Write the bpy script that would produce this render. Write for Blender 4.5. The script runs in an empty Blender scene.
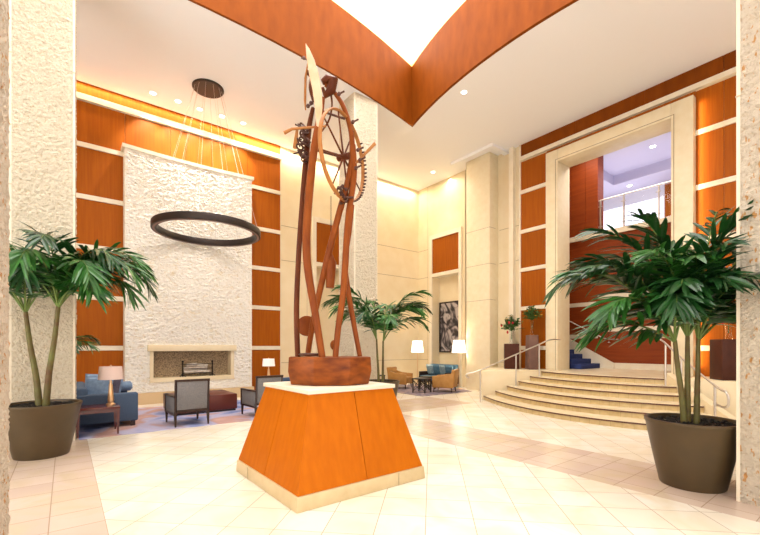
import bpy, bmesh, math, random
from mathutils import Vector, Matrix, noise
R = math.radians
PI = math.pi
SC = bpy.context.scene
COL = SC.collection
YAW = R(37.8)
CS, SN = math.cos(YAW), math.sin(YAW)
H_EYE = 1.6

# ------------------------------------------------------------------ camera, world, lights, exposure
cam = bpy.data.cameras.new('camera'); camo = bpy.data.objects.new('camera', cam); COL.objects.link(camo)
camo.location = (0, 0, H_EYE); camo.rotation_euler = (PI/2, 0, -YAW)
cam.sensor_fit = 'HORIZONTAL'; cam.sensor_width = 36; cam.lens = 405/760*36
cam.shift_y = (347-267.5)/760; cam.clip_start = .05; cam.clip_end = 200
SC.camera = camo
SC.view_settings.view_transform = 'Standard'; SC.view_settings.look = 'None'
SC.view_settings.gamma = 1; SC.view_settings.use_curve_mapping = False
SC.view_settings.exposure = 0.20
world = bpy.data.worlds.new('world'); SC.world = world; world.use_nodes = True
world.node_tree.nodes['Background'].inputs[0].default_value = (1, .95, .9, 1)
world.node_tree.nodes['Background'].inputs[1].default_value = .3

def light(name, kind, loc, power, color=(1, 1, 1), size=1, size_y=None, aim=None, spot=None, blend=.6, spread=None):
    l = bpy.data.lights.new(name, kind); o = bpy.data.objects.new(name, l); COL.objects.link(o)
    o.location = loc; l.energy = power; l.color = color
    if kind == 'AREA':
        l.size = size
        if size_y: l.shape = 'RECTANGLE'; l.size_y = size_y
        if spread: l.spread = spread
    else: l.shadow_soft_size = size
    if spot: l.spot_size = R(spot); l.spot_blend = blend
    if aim is not None:
        o.rotation_euler = (Vector(aim)-Vector(loc)).to_track_quat('-Z', 'Y').to_euler()
    return o
WARM = (1, .85, .62)
# unseen fill panels added inside the closed walls, standing in for daylight
light('front_fill', 'AREA', (3, -3.7, 3.6), 380, (.95, .97, 1), 11, 6.5, aim=(3, 8, 3.4))
light('side_fill', 'AREA', (-5.6, 3.5, 3.4), 600, (.95, .97, 1), 9, 6.0, aim=(8, 5, 3.6))
# ceiling coves along the walls
light('cove_back', 'AREA', (8.3, 13.12, 8.5), 150, WARM, 7.8, .12, aim=(8.3, 13.05, 0))
light('cove_fireplace', 'AREA', (2.2, 13.12, 8.56), 130, (1, .74, .44), 8.0, .12, aim=(2.2, 13.05, 0))
light('cove_right', 'AREA', (12.32, 11.4, 8.5), 70, WARM, .12, 3.2, aim=(12.26, 11.4, 0))
# landing and upper lounge behind the portal
light('landing_light', 'AREA', (13.9, 5.2, 8.35), 110, (1, .86, .7), 1.2, 4, aim=(13.9, 5.2, 0))
light('lounge_light', 'AREA', (17.2, 6, 8.1), 80, (.86, .84, 1), 3.0, 5.5, aim=(17.2, 6, 0))
light('lounge_uplight', 'AREA', (17.2, 6, 5.75), 95, (.78, .78, 1), 3.5, 7, aim=(17.2, 6, 10))
# ceiling downlights
DOWN = [(153, 93), (178, 101), (200, 109), (222, 116), (243, 123), (464, 92), (433, 172)]

# ------------------------------------------------------------------ frame helpers
def W(xc, d, z=0): return Vector((CS*xc+SN*d, -SN*xc+CS*d, z))
def P(px, py, d): return W((px-380)/405*d, d, H_EYE-(py-347)/405*d)

# ------------------------------------------------------------------ materials
MATS = {}
def mat(name, color, rough=.5, metal=0, var=None, vscale=4, stretch=(1, 1, 1), bump=0, bscale=20, bdetail=4, bdist=.02,
        emit=None, emit_s=0, coat=0, rand=0, spec=.5, trans=0, ior=1.45, voro=False):
    m = bpy.data.materials.new(name); m.use_nodes = True
    nt = m.node_tree; N = nt.nodes; L = nt.links; b = N['Principled BSDF']
    b.inputs['Base Color'].default_value = (*color, 1); b.inputs['Roughness'].default_value = rough
    b.inputs['Metallic'].default_value = metal; b.inputs['Coat Weight'].default_value = coat
    b.inputs['Specular IOR Level'].default_value = spec
    b.inputs['Transmission Weight'].default_value = trans; b.inputs['IOR'].default_value = ior
    tc = N.new('ShaderNodeTexCoord'); mp = N.new('ShaderNodeMapping'); L.new(tc.outputs['Object'], mp.inputs['Vector'])
    mp.inputs['Scale'].default_value = stretch
    src = None
    if var:
        nz = N.new('ShaderNodeTexNoise'); nz.inputs['Scale'].default_value = vscale; nz.inputs['Detail'].default_value = 6
        L.new(mp.outputs[0], nz.inputs['Vector'])
        rp = N.new('ShaderNodeValToRGB'); rp.color_ramp.elements[0].position = .3; rp.color_ramp.elements[1].position = .7
        rp.color_ramp.elements[0].color = (*var, 1); rp.color_ramp.elements[1].color = (*color, 1)
        L.new(nz.outputs['Fac'], rp.inputs['Fac']); src = rp.outputs['Color']
    if rand:
        oi = N.new('ShaderNodeObjectInfo'); mr = N.new('ShaderNodeMapRange')
        mr.inputs['To Min'].default_value = 1-rand; mr.inputs['To Max'].default_value = 1+rand
        L.new(oi.outputs['Random'], mr.inputs['Value'])
        hs = N.new('ShaderNodeHueSaturation'); L.new(mr.outputs[0], hs.inputs['Value'])
        if src: L.new(src, hs.inputs['Color'])
        else: hs.inputs['Color'].default_value = (*color, 1)
        src = hs.outputs['Color']
    if src: L.new(src, b.inputs['Base Color'])
    if bump:
        if voro:
            bn = N.new('ShaderNodeTexVoronoi'); bn.inputs['Scale'].default_value = bscale; o_ = bn.outputs['Distance']
        else:
            bn = N.new('ShaderNodeTexNoise'); bn.inputs['Scale'].default_value = bscale; bn.inputs['Detail'].default_value = bdetail; o_ = bn.outputs['Fac']
        L.new(mp.outputs[0], bn.inputs['Vector'])
        bp = N.new('ShaderNodeBump'); bp.inputs['Strength'].default_value = bump; bp.inputs['Distance'].default_value = bdist
        L.new(o_, bp.inputs['Height']); L.new(bp.outputs[0], b.inputs['Normal'])
    if emit:
        b.inputs['Emission Color'].default_value = (*emit, 1); b.inputs['Emission Strength'].default_value = emit_s
    MATS[name] = m
    return m

WOOD = mat('orange_veneer', (.36, .094, .004), .5, spec=.15, var=(.29, .068, .003), vscale=3, stretch=(7, 7, .35), rand=.08)
WOODD = mat('red_brown_veneer', (.25, .047, .007), .45, spec=.25, var=(.19, .030, .005), vscale=3, stretch=(.35, .5, 8), rand=.07)
WOODF = mat('fascia_veneer', (.22, .052, .003), .6, spec=.1, var=(.17, .038, .002), vscale=2.2, stretch=(2.2, 2.2, .8), rand=.05)
PLW = mat('plinth_veneer', (.54, .138, .002), .45, spec=.12, var=(.47, .112, .001), vscale=3, stretch=(5, 5, .5), rand=.08)
TRIM = mat('pale_stone_trim', (.80, .72, .58), .5, var=(.74, .65, .50), vscale=5)
CREAM = mat('cream_limestone', (.78, .67, .47), .45, var=(.74, .61, .39), vscale=2.2)
PORT = mat('portal_limestone', (.80, .71, .52), .45, var=(.76, .65, .44), vscale=6)
WHITE = mat('ceiling_plaster', (.87, .87, .90), .7)
STEEL = mat('brushed_steel', (.62, .58, .54), .3, 1)
BRONZE = mat('dark_bronze', (.035, .025, .022), .45, .5)
BLACK = mat('black_wood', (.02, .013, .011), .4)
POT = mat('bronze_planter', (.085, .055, .024), .42, .15, var=(.065, .042, .018), vscale=3)
MULCH = mat('dark_mulch', (.012, .010, .009), .8, bump=.6, bscale=60, bdist=.02)
LEAF = mat('palm_leaf', (.014, .080, .012), .35, var=(.006, .036, .008), vscale=5, spec=.6)
LEAFB = mat('bright_palm_leaf', (.035, .16, .018), .35, var=(.014, .08, .012), vscale=5, spec=.6)
STALK = mat('palm_stalk', (.16, .24, .05), .5, var=(.10, .15, .035), vscale=6)
TRUNK = mat('ringed_palm_trunk', (.13, .14, .035), .6, var=(.11, .055, .02), vscale=3, stretch=(1, 1, 2))
MARBLE = mat('yellow_stair_marble', (.68, .53, .27), .32, var=(.56, .40, .18), vscale=9)
def riser_joints(m):
    nt = m.node_tree; N = nt.nodes; L = nt.links; b = N['Principled BSDF']; src = b.inputs['Base Color'].links[0].from_socket
    tc = N.new('ShaderNodeTexCoord'); sx = N.new('ShaderNodeSeparateXYZ'); L.new(tc.outputs['Object'], sx.inputs[0])
    a = N.new('ShaderNodeMath'); a.operation = 'PINGPONG'; a.inputs[1].default_value = .10; L.new(sx.outputs[1], a.inputs[0])
    l = N.new('ShaderNodeMath'); l.operation = 'LESS_THAN'; l.inputs[1].default_value = .003; L.new(a.outputs[0], l.inputs[0])
    mx = N.new('ShaderNodeMix'); mx.data_type = 'RGBA'; L.new(l.outputs[0], mx.inputs[0]); L.new(src, mx.inputs[6]); mx.inputs[7].default_value = (.42, .29, .13, 1)
    L.new(mx.outputs[2], b.inputs['Base Color'])
riser_joints(MARBLE)
TREAD = mat('tread_marble', (.78, .68, .48), .25, var=(.72, .58, .38), vscale=3)
NOSE = mat('brown_nosing', (.10, .035, .018), .4)
BLUEF = mat('slate_blue_fabric', (.068, .105, .175), .85, var=(.055, .088, .15), vscale=40, bump=.2, bscale=200)
PILB = mat('pale_blue_cushion', (.21, .31, .46), .85, var=(.13, .20, .32), vscale=14)
PILG = mat('mauve_grey_cushion', (.10, .085, .12), .85, var=(.07, .06, .09), vscale=30)
GREYF = mat('grey_weave', (.20, .19, .19), .9, var=(.13, .125, .13), vscale=60, bump=.2, bscale=200)
FRAME = mat('espresso_frame', (.030, .014, .010), .35)
LEATH = mat('oxblood_leather', (.12, .022, .012), .35, var=(.11, .02, .012), vscale=6)
CHERRY = mat('cherry_table', (.09, .010, .009), .22, coat=.3)
TAN = mat('tan_leather', (.42, .21, .055), .45, var=(.34, .16, .035), vscale=6)
TEAL = mat('teal_fabric', (.07, .16, .24), .8, var=(.04, .10, .17), vscale=10)
TEALP = mat('patterned_teal_cushion', (.30, .38, .40), .8, var=(.10, .18, .26), vscale=25)
SHADE = mat('pink_linen_shade', (.66, .50, .45), .8)
SHADEW = mat('white_linen_shade', (.85, .82, .78), .8, emit=(1, .93, .85), emit_s=.25)
SHADEL = mat('glowing_shade', (.9, .85, .75), .8, emit=(1, .92, .78), emit_s=1.8)
BRASS = mat('satin_brass', (.72, .48, .28), .28, .9)
GLASS = mat('clear_glass', (.95, .97, .98), .03, trans=1, ior=1.2)
PAN = mat('mauve_pedestal', (.20, .11, .085), .5, spec=.2, var=(.15, .085, .07), vscale=5)
PBR = mat('brown_pedestal', (.075, .022, .012), .45, spec=.2, var=(.055, .016, .009), vscale=5)
FLG = mat('bouquet_green', (.06, .15, .03), .6)
FLY = mat('yellow_petal', (.75, .42, .03), .6)
FLR = mat('red_petal', (.55, .02, .03), .5)
CARPET = mat('blue_stair_carpet', (.018, .035, .14), .9, bump=.3, bscale=150)
MOSAIC = mat('speckled_mosaic', (.50, .36, .20), .4, var=(.06, .04, .025), vscale=36, stretch=(1, 1, 1.6), bump=.3, bscale=50)
BIRCH = mat('birch_bark', (.70, .64, .56), .7, var=(.45, .36, .28), vscale=14)
IRON = mat('black_iron', (.02, .017, .016), .45, .6)
SCW = mat('oiled_timber', (.30, .076, .010), .42, var=(.17, .036, .006), vscale=5, stretch=(2, 2, .6), spec=.2)
SCD = mat('dark_oiled_timber', (.15, .037, .009), .42, var=(.08, .018, .006), vscale=6, stretch=(2, 2, .6), spec=.2)
SCB = mat('block_base_timber', (.32, .080, .010), .38, var=(.11, .022, .005), vscale=4.5, stretch=(1, 1, 2.5), spec=.25)
SCL = mat('pale_timber', (.46, .20, .060), .45, spec=.25, var=(.34, .13, .035), vscale=8)
SCP = mat('bleached_blade', (.80, .60, .42), .5, var=(.70, .42, .24), vscale=5)
GEAR = mat('rusty_metal', (.13, .060, .042), .45, .6, var=(.07, .03, .025), vscale=20)
LGREY = mat('lounge_wall_paint', (.80, .80, .84), .6)
SKYL = mat('luminous_ceiling', (.9, .9, .88), .8, emit=(1, .99, .97), emit_s=5.0)
TRIMGLOW = mat('trim_bounce_glow', (.9, .7, .3), .8, emit=(1, .62, .22), emit_s=1.1)  # emission stands in for skylight bounce on the upper trim, no lamp there
LAMPG = mat('downlight_lens', (1, 1, 1), .5, emit=(1, .93, .8), emit_s=8)
WARMS = mat('warm_strip', (1, .8, .5), .5, emit=(1, .75, .42), emit_s=3.0)
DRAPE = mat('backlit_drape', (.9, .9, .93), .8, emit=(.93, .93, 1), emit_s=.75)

def rough_stone(name, base, dark, spot=None, scale=15, depth=.05, cell=(1, 1, 1)):
    m = bpy.data.materials.new(name); m.use_nodes = True
    nt = m.node_tree; N = nt.nodes; L = nt.links; b = N['Principled BSDF']; b.inputs['Roughness'].default_value = .75
    tc = N.new('ShaderNodeTexCoord'); mp = N.new('ShaderNodeMapping'); mp.inputs['Scale'].default_value = cell
    L.new(tc.outputs['Object'], mp.inputs[0])
    n1 = N.new('ShaderNodeTexNoise'); n1.inputs['Scale'].default_value = scale; n1.inputs['Detail'].default_value = 7; n1.inputs['Roughness'].default_value = .65
    n1.inputs['Distortion'].default_value = .6; L.new(mp.outputs[0], n1.inputs['Vector'])
    n2 = N.new('ShaderNodeTexVoronoi'); n2.inputs['Scale'].default_value = scale*1.3; L.new(mp.outputs[0], n2.inputs['Vector'])
    ad = N.new('ShaderNodeMath'); ad.operation = 'ADD'; L.new(n1.outputs['Fac'], ad.inputs[0])
    ml = N.new('ShaderNodeMath'); ml.operation = 'MULTIPLY'; ml.inputs[1].default_value = .35; L.new(n2.outputs['Distance'], ml.inputs[0]); L.new(ml.outputs[0], ad.inputs[1])
    bp = N.new('ShaderNodeBump'); bp.inputs['Strength'].default_value = .85; bp.inputs['Distance'].default_value = depth
    L.new(ad.outputs[0], bp.inputs['Height']); L.new(bp.outputs[0], b.inputs['Normal'])
    rp = N.new('ShaderNodeValToRGB'); L.new(n1.outputs['Fac'], rp.inputs[0])
    rp.color_ramp.elements[0].position = .30; rp.color_ramp.elements[0].color = (*dark, 1)
    rp.color_ramp.elements[1].position = .47; rp.color_ramp.elements[1].color = (*base, 1)
    out = rp.outputs[0]
    if spot:
        n3 = N.new('ShaderNodeTexNoise'); n3.inputs['Scale'].default_value = 26; n3.inputs['Detail'].default_value = 3
        m2 = N.new('ShaderNodeMapping'); m2.inputs['Scale'].default_value = (1, 1, .4); L.new(tc.outputs['Object'], m2.inputs[0]); L.new(m2.outputs[0], n3.inputs[0])
        r3 = N.new('ShaderNodeValToRGB'); r3.color_ramp.elements[0].position = .60; r3.color_ramp.elements[1].position = .66
        r3.color_ramp.elements[0].color = (0, 0, 0, 1); r3.color_ramp.elements[1].color = (1, 1, 1, 1)
        L.new(n3.outputs['Fac'], r3.inputs[0])
        mx = N.new('ShaderNodeMix'); mx.data_type = 'RGBA'; mx.inputs[7].default_value = (*spot, 1)
        L.new(r3.outputs[0], mx.inputs[0]); L.new(out, mx.inputs[6]); out = mx.outputs[2]
    L.new(out, b.inputs['Base Color'])
    return m
ROUGH = rough_stone('rough_split_stone', (.90, .86, .78), (.78, .66, .46), scale=8, depth=.08, cell=(1, 1, 1.6))
COLST = rough_stone('pecked_column_stone', (.68, .60, .46), (.52, .40, .24), scale=20, depth=.07)
CORAL = rough_stone('coral_column_stone', (.66, .57, .45), (.50, .38, .25), spot=(.56, .28, .09), scale=20, depth=.07)

def floor_mat():
    m = bpy.data.materials.new('marble_floor'); m.use_nodes = True
    nt = m.node_tree; N = nt.nodes; L = nt.links; b = N['Principled BSDF']
    tc = N.new('ShaderNodeTexCoord')
    def brick(rot, w, loc=(0, 0, 0)):
        mp = N.new('ShaderNodeMapping'); mp.inputs['Rotation'].default_value = (0, 0, rot); mp.inputs['Location'].default_value = loc
        L.new(tc.outputs['Object'], mp.inputs[0])
        bk = N.new('ShaderNodeTexBrick'); bk.offset = 0; bk.squash = 1
        bk.inputs['Scale'].default_value = 1; bk.inputs['Brick Width'].default_value = w; bk.inputs['Row Height'].default_value = w
        bk.inputs['Mortar Size'].default_value = .0045; bk.inputs['Mortar Smooth'].default_value = .2; bk.inputs['Bias'].default_value = -.2
        bk.inputs['Color1'].default_value = (0, 0, 0, 1); bk.inputs['Color2'].default_value = (1, 1, 1, 1); bk.inputs['Mortar'].default_value = (.5, .5, .5, 1)
        L.new(mp.outputs[0], bk.inputs[0]); return bk
    def mixc(fac, a, c):
        mx = N.new('ShaderNodeMix'); mx.data_type = 'RGBA'
        for k, v in ((0, fac), (6, a), (7, c)):
            if isinstance(v, tuple): mx.inputs[k].default_value = (*v, 1)
            elif isinstance(v, float): mx.inputs[k].default_value = v
            else: L.new(v, mx.inputs[k])
        return mx.outputs[2]
    b1 = brick(R(45), .44, (.05, .11, 0)); b2 = brick(0, .41, (.12, 0, 0))
    nz = N.new('ShaderNodeTexNoise'); nz.inputs['Scale'].default_value = 1.3; nz.inputs['Detail'].default_value = 5; nz.inputs['Distortion'].default_value = 1.6
    L.new(tc.outputs['Object'], nz.inputs[0])
    rp = N.new('ShaderNodeValToRGB'); L.new(nz.outputs['Fac'], rp.inputs[0]); rp.color_ramp.elements[0].position = .42; rp.color_ramp.elements[1].position = .66
    rp.color_ramp.elements[0].color = (0, 0, 0, 1); rp.color_ramp.elements[1].color = (1, 1, 1, 1)
    field = mixc(b1.outputs['Color'], (.84, .79, .70), (.79, .70, .56))
    field = mixc(rp.outputs[0], field, (.76, .65, .45))
    fm = N.new('ShaderNodeMix'); fm.data_type = 'RGBA'; fm.inputs[0].default_value = .62
    L.new(mixc(b1.outputs['Color'], (.84, .79, .70), (.79, .71, .59)), fm.inputs[6]); L.new(field, fm.inputs[7]); field = fm.outputs[2]
    band = mixc(b2.outputs['Color'], (.67, .54, .45), (.58, .45, .37))
    band = mixc(rp.outputs[0], band, (.62, .50, .36))
    field = mixc(b1.outputs['Fac'], field, (.46, .37, .27))
    band = mixc(b2.outputs['Fac'], band, (.40, .29, .21))
    sx = N.new('ShaderNodeSeparateXYZ'); L.new(tc.outputs['Object'], sx.inputs[0])
    def rng(out, a, c):
        g = N.new('ShaderNodeMath'); g.operation = 'GREATER_THAN'; L.new(out, g.inputs[0]); g.inputs[1].default_value = a
        l = N.new('ShaderNodeMath'); l.operation = 'LESS_THAN'; L.new(out, l.inputs[0]); l.inputs[1].default_value = c
        mu = N.new('ShaderNodeMath'); mu.operation = 'MULTIPLY'; L.new(g.outputs[0], mu.inputs[0]); L.new(l.outputs[0], mu.inputs[1]); return mu
    def mx2(a, c):
        q = N.new('ShaderNodeMath'); q.operation = 'MAXIMUM'; L.new(a.outputs[0], q.inputs[0]); L.new(c.outputs[0], q.inputs[1]); return q
    ba = rng(sx.outputs[0], -1.35, .29); bb = rng(sx.outputs[0], 5.0, 6.35)
    bc = rng(sx.outputs[1], 7.5, 9.3); bd = rng(sx.outputs[0], 6.35, 9.2)
    mu = N.new('ShaderNodeMath'); mu.operation = 'MULTIPLY'; L.new(bc.outputs[0], mu.inputs[0]); L.new(bd.outputs[0], mu.inputs[1])
    mask = mx2(mx2(ba, bb), mu)
    colr = mixc(mask.outputs[0], field, band)
    L.new(colr, b.inputs['Base Color'])
    b.inputs['Roughness'].default_value = .2; b.inputs['Specular IOR Level'].default_value = .5
    return m
FLOORM = floor_mat()

def rug_mat(name, cols, scale):
    m = bpy.data.materials.new(name); m.use_nodes = True
    nt = m.node_tree; N = nt.nodes; L = nt.links; b = N['Principled BSDF']; b.inputs['Roughness'].default_value = .95
    tc = N.new('ShaderNodeTexCoord'); nz = N.new('ShaderNodeTexNoise'); nz.inputs['Scale'].default_value = scale; nz.inputs['Detail'].default_value = 2.5; nz.inputs['Distortion'].default_value = 2
    L.new(tc.outputs['Object'], nz.inputs[0]); rp = N.new('ShaderNodeValToRGB'); rp.color_ramp.interpolation = 'EASE'
    L.new(nz.outputs['Fac'], rp.inputs[0]); e = rp.color_ramp.elements
    n = len(cols)
    e[0].position = .33; e[0].color = (*cols[0], 1); e[1].position = .67; e[1].color = (*cols[-1], 1)
    for i in range(1, n-1):
        q = e.new(.33+.34*i/(n-1)); q.color = (*cols[i], 1)
    L.new(rp.outputs[0], b.inputs['Base Color']); return m
RUG1 = rug_mat('blue_mauve_rug', [(.07, .11, .30), (.22, .25, .46), (.36, .35, .50), (.40, .24, .22), (.48, .30, .26)], .55)
RUG2 = rug_mat('dark_mauve_rug', [(.10, .09, .14), (.22, .17, .20), (.30, .22, .22)], 2)

def art_mat():
    m = bpy.data.materials.new('monochrome_picture'); m.use_nodes = True
    nt = m.node_tree; N = nt.nodes; L = nt.links; b = N['Principled BSDF']; b.inputs['Roughness'].default_value = .3
    tc = N.new('ShaderNodeTexCoord'); nz = N.new('ShaderNodeTexNoise'); nz.inputs['Scale'].default_value = 1.7; nz.inputs['Detail'].default_value = 1.2; nz.inputs['Distortion'].default_value = 2.5
    L.new(tc.outputs['Object'], nz.inputs[0]); rp = N.new('ShaderNodeValToRGB'); L.new(nz.outputs['Fac'], rp.inputs[0]); e = rp.color_ramp.elements
    e[0].position = .40; e[0].color = (.015, .013, .02, 1); e[1].position = .62; e[1].color = (.42, .37, .36, 1); q = e.new(.5); q.color = (.13, .11, .12, 1)
    L.new(rp.outputs[0], b.inputs['Base Color']); return m
ART = art_mat()

# ------------------------------------------------------------------ mesh helpers
class MB:
    def __init__(s): s.v = []; s.f = []
    def add(s, vs, fs):
        n = len(s.v); s.v += [tuple(v) for v in vs]; s.f += [tuple(i+n for i in f) for f in fs]; return s
    def box(s, x0, x1, y0, y1, z0, z1):
        return s.add([(x0, y0, z0), (x1, y0, z0), (x1, y1, z0), (x0, y1, z0), (x0, y0, z1), (x1, y0, z1), (x1, y1, z1), (x0, y1, z1)],
                     [(0, 3, 2, 1), (4, 5, 6, 7), (0, 1, 5, 4), (1, 2, 6, 5), (2, 3, 7, 6), (3, 0, 4, 7)])
    def prism(s, poly, z0, z1):
        n = len(poly)
        return s.add([(x, y, z0) for x, y in poly]+[(x, y, z1) for x, y in poly],
                     [tuple(range(n-1, -1, -1)), tuple(range(n, 2*n))]+[(i, (i+1) % n, n+(i+1) % n, n+i) for i in range(n)])
    def tube(s, pts, rad, seg=8, flat=1, cap=True):
        pts = [Vector(p) for p in pts]; n = len(pts)
        if not hasattr(rad, '__len__'): rad = [rad]*n
        up = None; vs = []
        for i, p in enumerate(pts):
            t = (pts[min(i+1, n-1)]-pts[max(i-1, 0)])
            if t.length < 1e-9: t = Vector((0, 0, 1))
            t.normalize()
            if up is None:
                up = Vector((0, 0, 1)) if abs(t.z) < .9 else Vector((1, 0, 0))
            a = (up-t*up.dot(t))
            if a.length < 1e-6: a = t.orthogonal()
            a.normalize(); up = a; bb = t.cross(a)
            for k in range(seg):
                q = 2*PI*k/seg; vs.append(p+(a*math.cos(q)*flat+bb*math.sin(q))*rad[i])
        fs = [(i*seg+k, i*seg+(k+1) % seg, (i+1)*seg+(k+1) % seg, (i+1)*seg+k) for i in range(n-1) for k in range(seg)]
        if cap: fs += [tuple(range(seg-1, -1, -1)), tuple((n-1)*seg+k for k in range(seg))]
        return s.add(vs, fs)
    def lathe(s, prof, seg=32, c=(0, 0, 0), cap=True):
        n = len(prof); vs = []
        for r, z in prof:
            for k in range(seg):
                q = 2*PI*k/seg; vs.append((c[0]+r*math.cos(q), c[1]+r*math.sin(q), c[2]+z))
        fs = [(i*seg+k, i*seg+(k+1) % seg, (i+1)*seg+(k+1) % seg, (i+1)*seg+k) for i in range(n-1) for k in range(seg)]
        if cap: fs += [tuple(range(seg-1, -1, -1)), tuple((n-1)*seg+k for k in range(seg))]
        return s.add(vs, fs)
    def ball(s, c, r, seg=12, sc=(1, 1, 1)):
        vs = []; fs = []; n = seg//2
        for i in range(n+1):
            th = PI*i/n
            for k in range(seg):
                q = 2*PI*k/seg; vs.append((c[0]+r*sc[0]*math.sin(th)*math.cos(q), c[1]+r*sc[1]*math.sin(th)*math.sin(q), c[2]+r*sc[2]*math.cos(th)))
        for i in range(n):
            for k in range(seg): fs.append((i*seg+k, (i+1)*seg+k, (i+1)*seg+(k+1) % seg, i*seg+(k+1) % seg))
        return s.add(vs, fs)
    def ring(s, c, R0, r, seg=48, sub=10, M=None, zs=1):
        vs = []
        for i in range(seg):
            a = 2*PI*i/seg
            for k in range(sub):
                q = 2*PI*k/sub; rr = R0+r*math.cos(q); v = Vector((rr*math.cos(a), rr*math.sin(a), r*zs*math.sin(q)))
                if M: v = M @ v
                vs.append(v+Vector(c))
        fs = [(i*sub+k, ((i+1) % seg)*sub+k, ((i+1) % seg)*sub+(k+1) % sub, i*sub+(k+1) % sub) for i in range(seg) for k in range(sub)]
        return s.add(vs, fs)
    def build(s, name, m, parent=None, smooth=False, bevel=0, bseg=2, sub=0, kind=None, org=None, label=None):
        me = bpy.data.meshes.new(name)
        vs = s.v if org is None else [(v[0]-org[0], v[1]-org[1], v[2]-org[2]) for v in s.v]
        me.from_pydata(vs, [], s.f)
        bm = bmesh.new(); bm.from_mesh(me); bmesh.ops.recalc_face_normals(bm, faces=bm.faces)
        if bevel:
            ed = [e for e in bm.edges if len(e.link_faces) == 2 and e.calc_face_angle(0) > R(35)]
            bmesh.ops.bevel(bm, geom=ed, offset=bevel, segments=bseg, profile=.5, affect='EDGES', clamp_overlap=True)
        bm.to_mesh(me); bm.free()
        me.materials.append(m)
        if smooth or bevel:
            me.shade_smooth(); me.set_sharp_from_angle(angle=R(38))
        o = bpy.data.objects.new(name, me); COL.objects.link(o)
        if parent: o.parent = parent
        if org is not None: o.location = org
        if kind: o['kind'] = kind
        if label: o['label'] = label
        return o

def tag(o, label, cat, group=None, kind=None):
    o['label'] = label; o['category'] = cat
    if group: o['group'] = group
    if kind: o['kind'] = kind
    return o
def thing(name, label, cat, loc=(0, 0, 0), rz=0, group=None):
    o = bpy.data.objects.new(name, None); COL.objects.link(o); o.location = loc; o.rotation_euler = (0, 0, rz)
    o.empty_display_size = .1
    return tag(o, label, cat, group)
def dup(root, loc, rz, label, group=None, cat=None):
    r = root.copy(); COL.objects.link(r); r.location = loc; r.rotation_euler = (0, 0, rz); r['label'] = label
    if group: r['group'] = group
    for ch in list(root.children):
        c = ch.copy(); COL.objects.link(c); c.parent = r
        for g in list(ch.children):
            d = g.copy(); COL.objects.link(d); d.parent = c
    return r
def struct(o): o['kind'] = 'structure'; return o
def catmull(pts, n=8):
    pts = [Vector(p) for p in pts]; out = []
    for i in range(len(pts)-1):
        p0 = pts[max(i-1, 0)]; p1 = pts[i]; p2 = pts[i+1]; p3 = pts[min(i+2, len(pts)-1)]
        for k in range(n):
            t = k/n
            out.append(.5*((2*p1)+(-p0+p2)*t+(2*p0-5*p1+4*p2-p3)*t*t+(-p0+3*p1-3*p2+p3)*t**3))
    out.append(pts[-1]); return out

CEIL = 8.6
# ------------------------------------------------------------------ floor
struct(MB().box(-6, 12.6, -4, 13.5, -.1, 0).build('floor', FLOORM))

# ------------------------------------------------------------------ ceiling with the curved atrium opening
def side_curve(a, b, bulge, n=16):
    a = Vector(a); b = Vector(b); d = b-a; nrm = Vector((-d.y, d.x)).normalized(); out = []
    for i in range(n):
        t = i/n; p = a+d*t+nrm*bulge*4*t*(1-t); out.append((p.x, p.y))
    return out
cA, cB, cC, cD = (8.65, 9.50), (-2.6, 9.3), (-1.6, 1.2), (8.75, 1.3)
HOLE = side_curve(cA, cB, .62)+side_curve(cB, cC, .6)+side_curve(cC, cD, .6)+side_curve(cD, cA, .68)
def ceiling():
    bm = bmesh.new()
    ov = [bm.verts.new((x, y, CEIL)) for x, y in ((-6.2, -4.2), (12.8, -4.2), (12.8, 13.6), (-6.2, 13.6))]
    hv = [bm.verts.new((x, y, CEIL)) for x, y in HOLE]
    ed = []
    for L_ in (ov, hv):
        for i in range(len(L_)): ed.append(bm.edges.new((L_[i], L_[(i+1) % len(L_)])))
    bmesh.ops.triangle_fill(bm, use_beauty=True, use_dissolve=False, edges=ed)
    # drop any triangles that filled the hole
    def inside(x, y):
        c = False; n = len(HOLE)
        for i in range(n):
            x1, y1 = HOLE[i]; x2, y2 = HOLE[(i+1) % n]
            if (y1 > y) != (y2 > y) and x < (x2-x1)*(y-y1)/(y2-y1)+x1: c = not c
        return c
    bad = [f for f in bm.faces if inside(*f.calc_center_median().xy)]
    bmesh.ops.delete(bm, geom=bad, context='FACES')
    r = bmesh.ops.extrude_face_region(bm, geom=list(bm.faces))
    for v in [g for g in r['geom'] if isinstance(g, bmesh.types.BMVert)]: v.co.z += .12
    bmesh.ops.recalc_face_normals(bm, faces=bm.faces)
    me = bpy.data.meshes.new('ceiling'); bm.to_mesh(me); bm.free(); me.materials.append(WHITE)
    o = bpy.data.objects.new('ceiling', me); COL.objects.link(o); struct(o); return o
CE = ceiling()
def loop_wall(poly, z0, z1, t):
    # outward offset by t (poly is counter-clockwise or clockwise; offset away from centroid)
    cx = sum(p[0] for p in poly)/len(poly); cy = sum(p[1] for p in poly)/len(poly); n = len(poly)
    s = 1+t/4.5; s0 = .996
    m = MB(); vs = []
    for z in (z0, z1):
        for k in (s0, s):
            vs += [(cx+(x-cx)*k, cy+(y-cy)*k, z) for x, y in poly]
    fs = []
    for i in range(n):
        j = (i+1) % n
        fs += [(i, j, 2*n+j, 2*n+i), (n+i, n+j, 3*n+j, 3*n+i), (i, j, n+j, n+i), (2*n+i, 2*n+j, 3*n+j, 3*n+i)]
    return m.add(vs, fs)
FAS = 10.45
struct(loop_wall(HOLE, CEIL-.004, FAS, .06).build('trim_1', WOODF, label='orange wood fascia round the atrium opening'))
struct(loop_wall(HOLE, FAS, FAS+.16, .1).build('trim_2', TRIMGLOW))
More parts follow.
